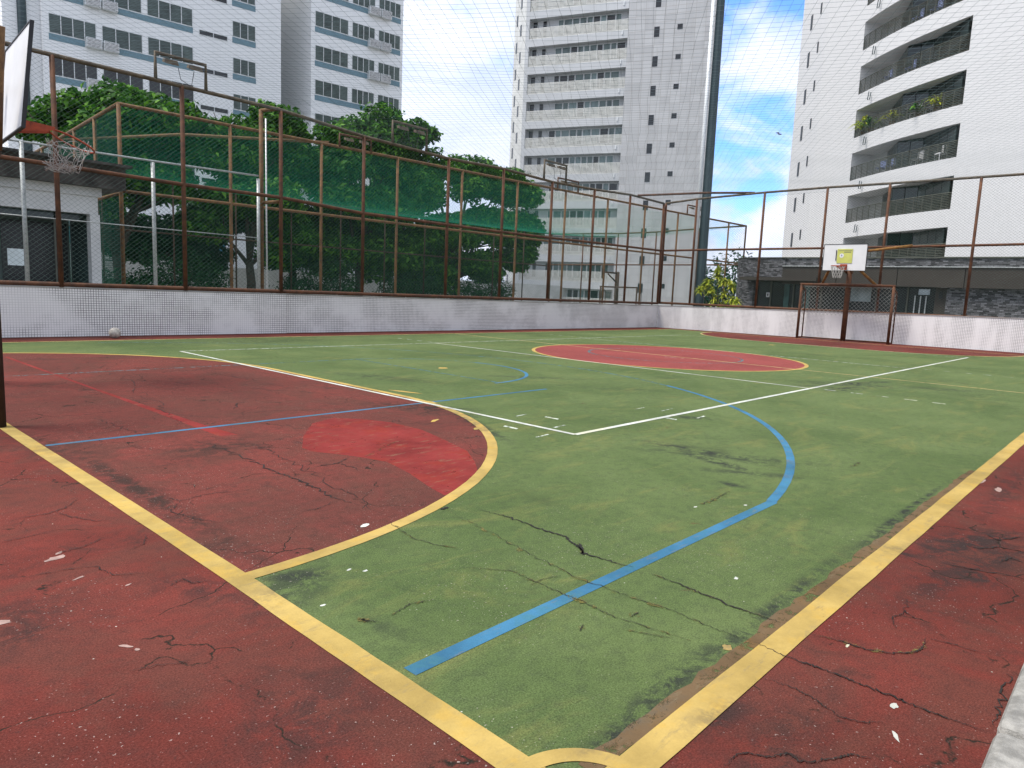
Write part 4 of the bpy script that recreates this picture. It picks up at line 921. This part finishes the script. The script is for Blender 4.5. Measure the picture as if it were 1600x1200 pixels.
def tree(label, x, y, blobs, n, size, seed, mat, limbs, tr=.28, group=None, kind='almond_tree', cat='tree'):
    e = empty(kind, (x, y, 0), label, cat, group)
    sub = []
    rnd = random.Random(seed)
    for (bx, by, bz, rx_, ry_, rz_) in blobs:      # break each mass into clumps
        k = 13
        for i in range(k):
            u = Vector((rnd.gauss(0, 1), rnd.gauss(0, 1), rnd.gauss(0, 1))).normalized()*rnd.uniform(.35, .8)
            s = rnd.uniform(.36, .6); sub.append((bx+u.x*rx_, by+u.y*ry_, bz+u.z*rz_, rx_*s, ry_*s, max(.35, rz_*s*.85)))
    mesh_from(leafcloud(sub, n, size, seed), 'crown', mat, e)
    m = MB()
    for P, r0, r1 in limbs: m.tube(P, r0, 8, r2=r1)
    m.build('trunk', M_trunk, e, True); return e
def limbs_for(blobs, seed, r0=.3, split=2.2):
    rnd = random.Random(seed); out = [([(0, 0, -.05), (.1, .05, split*.5), (0, .1, split)], r0, r0*.75)]
    for b in blobs:
        mid = (b[0]*.45+rnd.uniform(-.3, .3), b[1]*.45, split+(b[2]-split)*.55)
        out.append(([(0, .1, split-.2), mid, (b[0], b[1], b[2])], r0*.5, r0*.12))
        for k in range(3):
            q = (b[0]+rnd.uniform(-.8, .8)*b[3], b[1]+rnd.uniform(-.8, .8)*b[4], b[2]+rnd.uniform(-.6, .7)*b[5]); out.append(([mid, tuple((mid[i]+q[i])/2+rnd.uniform(-.2, .2) for i in range(3)), q], r0*.25, r0*.06))
    return out
G_T = 'broad leaved trees behind the second court'
def mk(label, x, y, blobs, n, seed, mat=None, size=.40, r0=.3, split=2.4):
    return tree(label, x, y, blobs, n, size, seed, mat or M_leaf, limbs_for(blobs, seed, r0, split), group=G_T)
mk('leftmost broad leaved tree, flat topped, above the kiosk roof', 8.0, 36.5, [(-1.8, 0, 8.2, 2.6, 2.6, 1.9), (.8, 0, 8.9, 3.2, 2.8, 1.7), (-2, 0, 5.4, 2.4, 2.4, 1.6), (1.8, .5, 6.2, 2.8, 2.4, 1.6), (3.4, 0, 8.9, 2.0, 2.2, 1.5)], 34000, 1, r0=.35)
mk('broad leaved tree under the nearest floodlight frame', 15.0, 36.0, [(-1.2, 0, 9.3, 2.6, 2.6, 2.0), (1.6, 0, 9.7, 2.6, 2.6, 1.8), (0, 0, 6.3, 3.4, 2.8, 2.0), (-2.6, 0, 4.4, 1.6, 2, 1.1), (2.8, 0, 4.0, 2.4, 2.2, 1.9)], 32000, 2)
mk('big broad leaved tree with the tallest crown, in the middle', 23.0, 36.5, [(-1.6, 0, 9.6, 2.8, 2.6, 2.0), (1.8, 0, 11.2, 2.6, 2.6, 2.3), (4.6, 0, 12.2, 1.6, 1.8, 1.2), (0, 0, 6.4, 3.8, 3, 2.3), (3.8, 0, 8.4, 2.8, 2.4, 2.1), (-2.6, 0, 3.4, 2.4, 2.4, 1.7), (2.2, 0, 3.4, 2.8, 2.4, 1.8)], 48000, 3)
mk('wide broad leaved tree reaching right in front of the grey tower', 32.5, 37.0, [(-2.6, 0, 9.4, 3.2, 2.8, 2.3), (1.2, 0, 9.9, 2.8, 2.6, 1.9), (4.4, 0, 9.9, 2.6, 2.2, 1.4), (6.6, 0, 9.4, 2.0, 2.2, 1.4), (7.2, 0, 6.4, 2.0, 2, 1.8), (3.0, 0, 6.3, 3.2, 2.6, 2.1), (-1.8, 0, 5.2, 3.2, 2.8, 2.2), (6.2, 0, 4.0, 2.2, 2, 1.3), (1.6, 0, 3.0, 3.0, 2.4, 1.7), (-3, 0, 2.2, 2.6, 2.2, 1.6)], 56000, 4)
mk('lower dark tree filling the gap beneath the leftmost crown', 12.5, 39.5, [(0, 0, 3.2, 3.0, 2.2, 2.2), (-3.6, 0, 3.6, 2.4, 2.2, 1.8), (2.6, 0, 5.6, 2.4, 2.2, 1.8)], 18000, 5, M_leaf_dark)
mk('dark green crown filling in between the flat topped tree and the middle tree', 19.2, 38.5, [(0, 0, 8.6, 2.6, 2.2, 2.2), (-1.5, 0, 5.6, 2.6, 2.2, 2.0), (1.5, 0, 4.4, 2.6, 2.2, 2.0)], 20000, 6)
mk('dark green crown filling in between the tallest tree and the rightmost tree', 28.3, 39.0, [(0, 0, 9.4, 2.6, 2.2, 2.2), (-1.5, 0, 6.2, 2.6, 2.2, 2.0), (1.6, 0, 4.2, 2.6, 2.2, 2.2)], 20000, 7)
# shrubs and back wall
def shrub(label, x, y, rx_, rz_, n, seed, mat, size=.2):
    e = empty('shrub', (x, y, 0), label, 'shrub', 'dark shrubs beyond the second court')
    mesh_from(leafcloud([(0, 0, rz_*.75, rx_, 1.1, rz_), (rx_*.5, .2, rz_*.6, rx_*.6, 1, rz_*.7), (-rx_*.5, .2, rz_*.5, rx_*.6, 1, rz_*.6)], n, size, seed, shell=.4), 'foliage', mat, e)
    m = MB()
    for k in range(5): a = k*1.3; m.tube([(0, 0, -.05), (cos(a)*rx_*.4, sin(a)*.4, rz_)], .05, 5, r2=.02)
    m.build('stems', M_trunk, e)
shrub('round dark shrub beside the kiosk pillar', 6.6, 34.6, 1.9, .95, 2600, 11, M_leaf_dark)
shrub('large dark shrub in front of the long white wall', 10.3, 34.3, 2.6, 1.6, 4500, 12, M_leaf_dark)
shrub('dark shrub below the middle tree', 19.0, 34.8, 2.8, 1.6, 4500, 13, M_leaf_dark); shrub('dark shrub between the two big trees', 26.5, 34.8, 3.0, 1.7, 4500, 14, M_leaf_dark)
shrub('dark shrub under the rightmost tree', 33.5, 34.9, 3.2, 1.6, 4500, 15, M_leaf_dark)
tag(MB().box(0, 0, 0, 60, .3, 2.2).build('boundary_wall', M_plaster, loc=(-3, 45.0, 0)), 'long plain white wall beyond the trees', 'wall')
bb = empty('low_building', (4, 52, 0), 'low pale building with a blue roof glimpsed under the trees', 'building')
MB().box(0, 0, 0, 16, 6, 5.2).build('wall', M_plaster, bb); MB().box(-.6, -.8, 3.4, 16.6, 6, 4.6).build('blue_awning', simple('blue_sheet', (.03, .16, .24), .6, 0, .2, .5), bb)
m = MB()
for i in range(8): m.box(1+1.8*i, -.05, 1.2, 2.0+1.8*i, 0.02, 2.4)
m.build('windows', M_gl_dark, bb)
# yellow-green plant by the pavilion
e = empty('dracaena_plant', (27.0, 12.3, 0), 'bushy yellow green plant with strap leaves in front of the stone pavilion', 'plant')
m = MB(); rnd = random.Random(5); st_m = MB()
heads = [(-.0, .85, 1.75), (0, .45, 2.15), (.1, .0, 2.45), (0, -.35, 2.2), (.1, -.75, 1.95), (-.1, .2, 1.75), (0, -.45, 1.6), (.1, -.9, 1.35), (0, .05, 1.3), (-.2, -.7, 1.15), (.1, -.3, .95), (0, .6, 2.0), (0, -.05, 2.72), (.15, -.6, 2.15), (-.1, -1.15, 1.25)]
for hx, hy, hz in heads:
    st_m.tube([(rnd.uniform(-.1, .1), -.2+rnd.uniform(-.15, .15), 0), (hx*.5, hy*.35-.1, hz*.5), (hx, hy, hz)], .03, 5, r2=.015)
    for k in range(85):
        a = rnd.uniform(0, 6.283); el = rnd.uniform(-.2, 1.3); Lf = rnd.uniform(.22, .42); wd = .036
        dx, dy = cos(a)*cos(el), sin(a)*cos(el); p0 = Vector((hx, hy, hz+rnd.uniform(-.15, .1))); p1 = p0+Vector((dx, dy, sin(el)))*Lf*.55; p2 = p1+Vector((dx, dy, sin(el)-.9))*Lf*.5; s = Vector((-sin(a), cos(a), 0))*wd
        n = len(m.v); m.v += [tuple(p0-s*.5), tuple(p0+s*.5), tuple(p1+s), tuple(p1-s), tuple(p2)]; m.f += [(n, n+1, n+2, n+3), (n+3, n+2, n+4)]
m.build('leaves', M_leaf_yel, e); st_m.build('stems', M_trunk, e)
# potted plants on a balcony
def potplant(t, off, h, label, seed):
    e = empty('potted_plant', bal(t, off, 3), label, 'plant', 'plants on the white tower balcony')
    MB().tube([(0, 0, 0), (0, 0, .35)], .15, 10, r2=.2).build('pot', M_rust_ochre, e); m = MB(); rnd = random.Random(seed)
    for k in range(40):
        a = rnd.uniform(0, 6.283); el = rnd.uniform(.3, 1.4); L_ = h*rnd.uniform(.5, 1); d_ = Vector((cos(a)*cos(el), sin(a)*cos(el), sin(el))); p0 = Vector((0, 0, .35)); p1 = p0+d_*L_*.6; p2 = p1+(d_+Vector((0, 0, -1.1)))*L_*.4; s = Vector((-sin(a), cos(a), 0))*.06
        n = len(m.v); m.v += [tuple(p0-s*.4), tuple(p0+s*.4), tuple(p1+s), tuple(p1-s), tuple(p2)]; m.f += [(n, n+1, n+2, n+3), (n+3, n+2, n+4)]
    m.build('fronds', M_leaf_yel if seed % 2 else M_leaf, e)
potplant(.08, -.2, 1.9, 'tall palm at the left end of the plant filled balcony', 1); potplant(.17, -.1, 1.5, 'green palm second from the left on the plant filled balcony', 2)
potplant(.4, .0, 1.2, 'small plant near the middle of the plant filled balcony', 3); potplant(.62, -.1, 1.4, 'thin plant right of the middle of the plant filled balcony', 4); potplant(.78, -.1, 1.5, 'bright plant at the right end of the plant filled balcony', 5)
# far tree belt behind the mast
e = empty('distant_trees', (66, 36, 0), 'distant dark green tree line low between the tower and the pavilion', 'trees'); 
rnd = random.Random(9); bl = []
for k in range(26): bl.append((rnd.uniform(-2, 14), -6+rnd.uniform(-14, 10), rnd.uniform(1.5, 4.6), 3.2, 3.2, 2.2))
mesh_from(leafcloud(bl, 16000, .5, 21, shell=.3), 'crowns', M_leaf_dark, e)
m = MB()
for b in bl[::3]: m.tube([(b[0], b[1], -.05), (b[0], b[1], b[2])], .2, 6, r2=.08)
m.build('trunks', M_trunk, e)
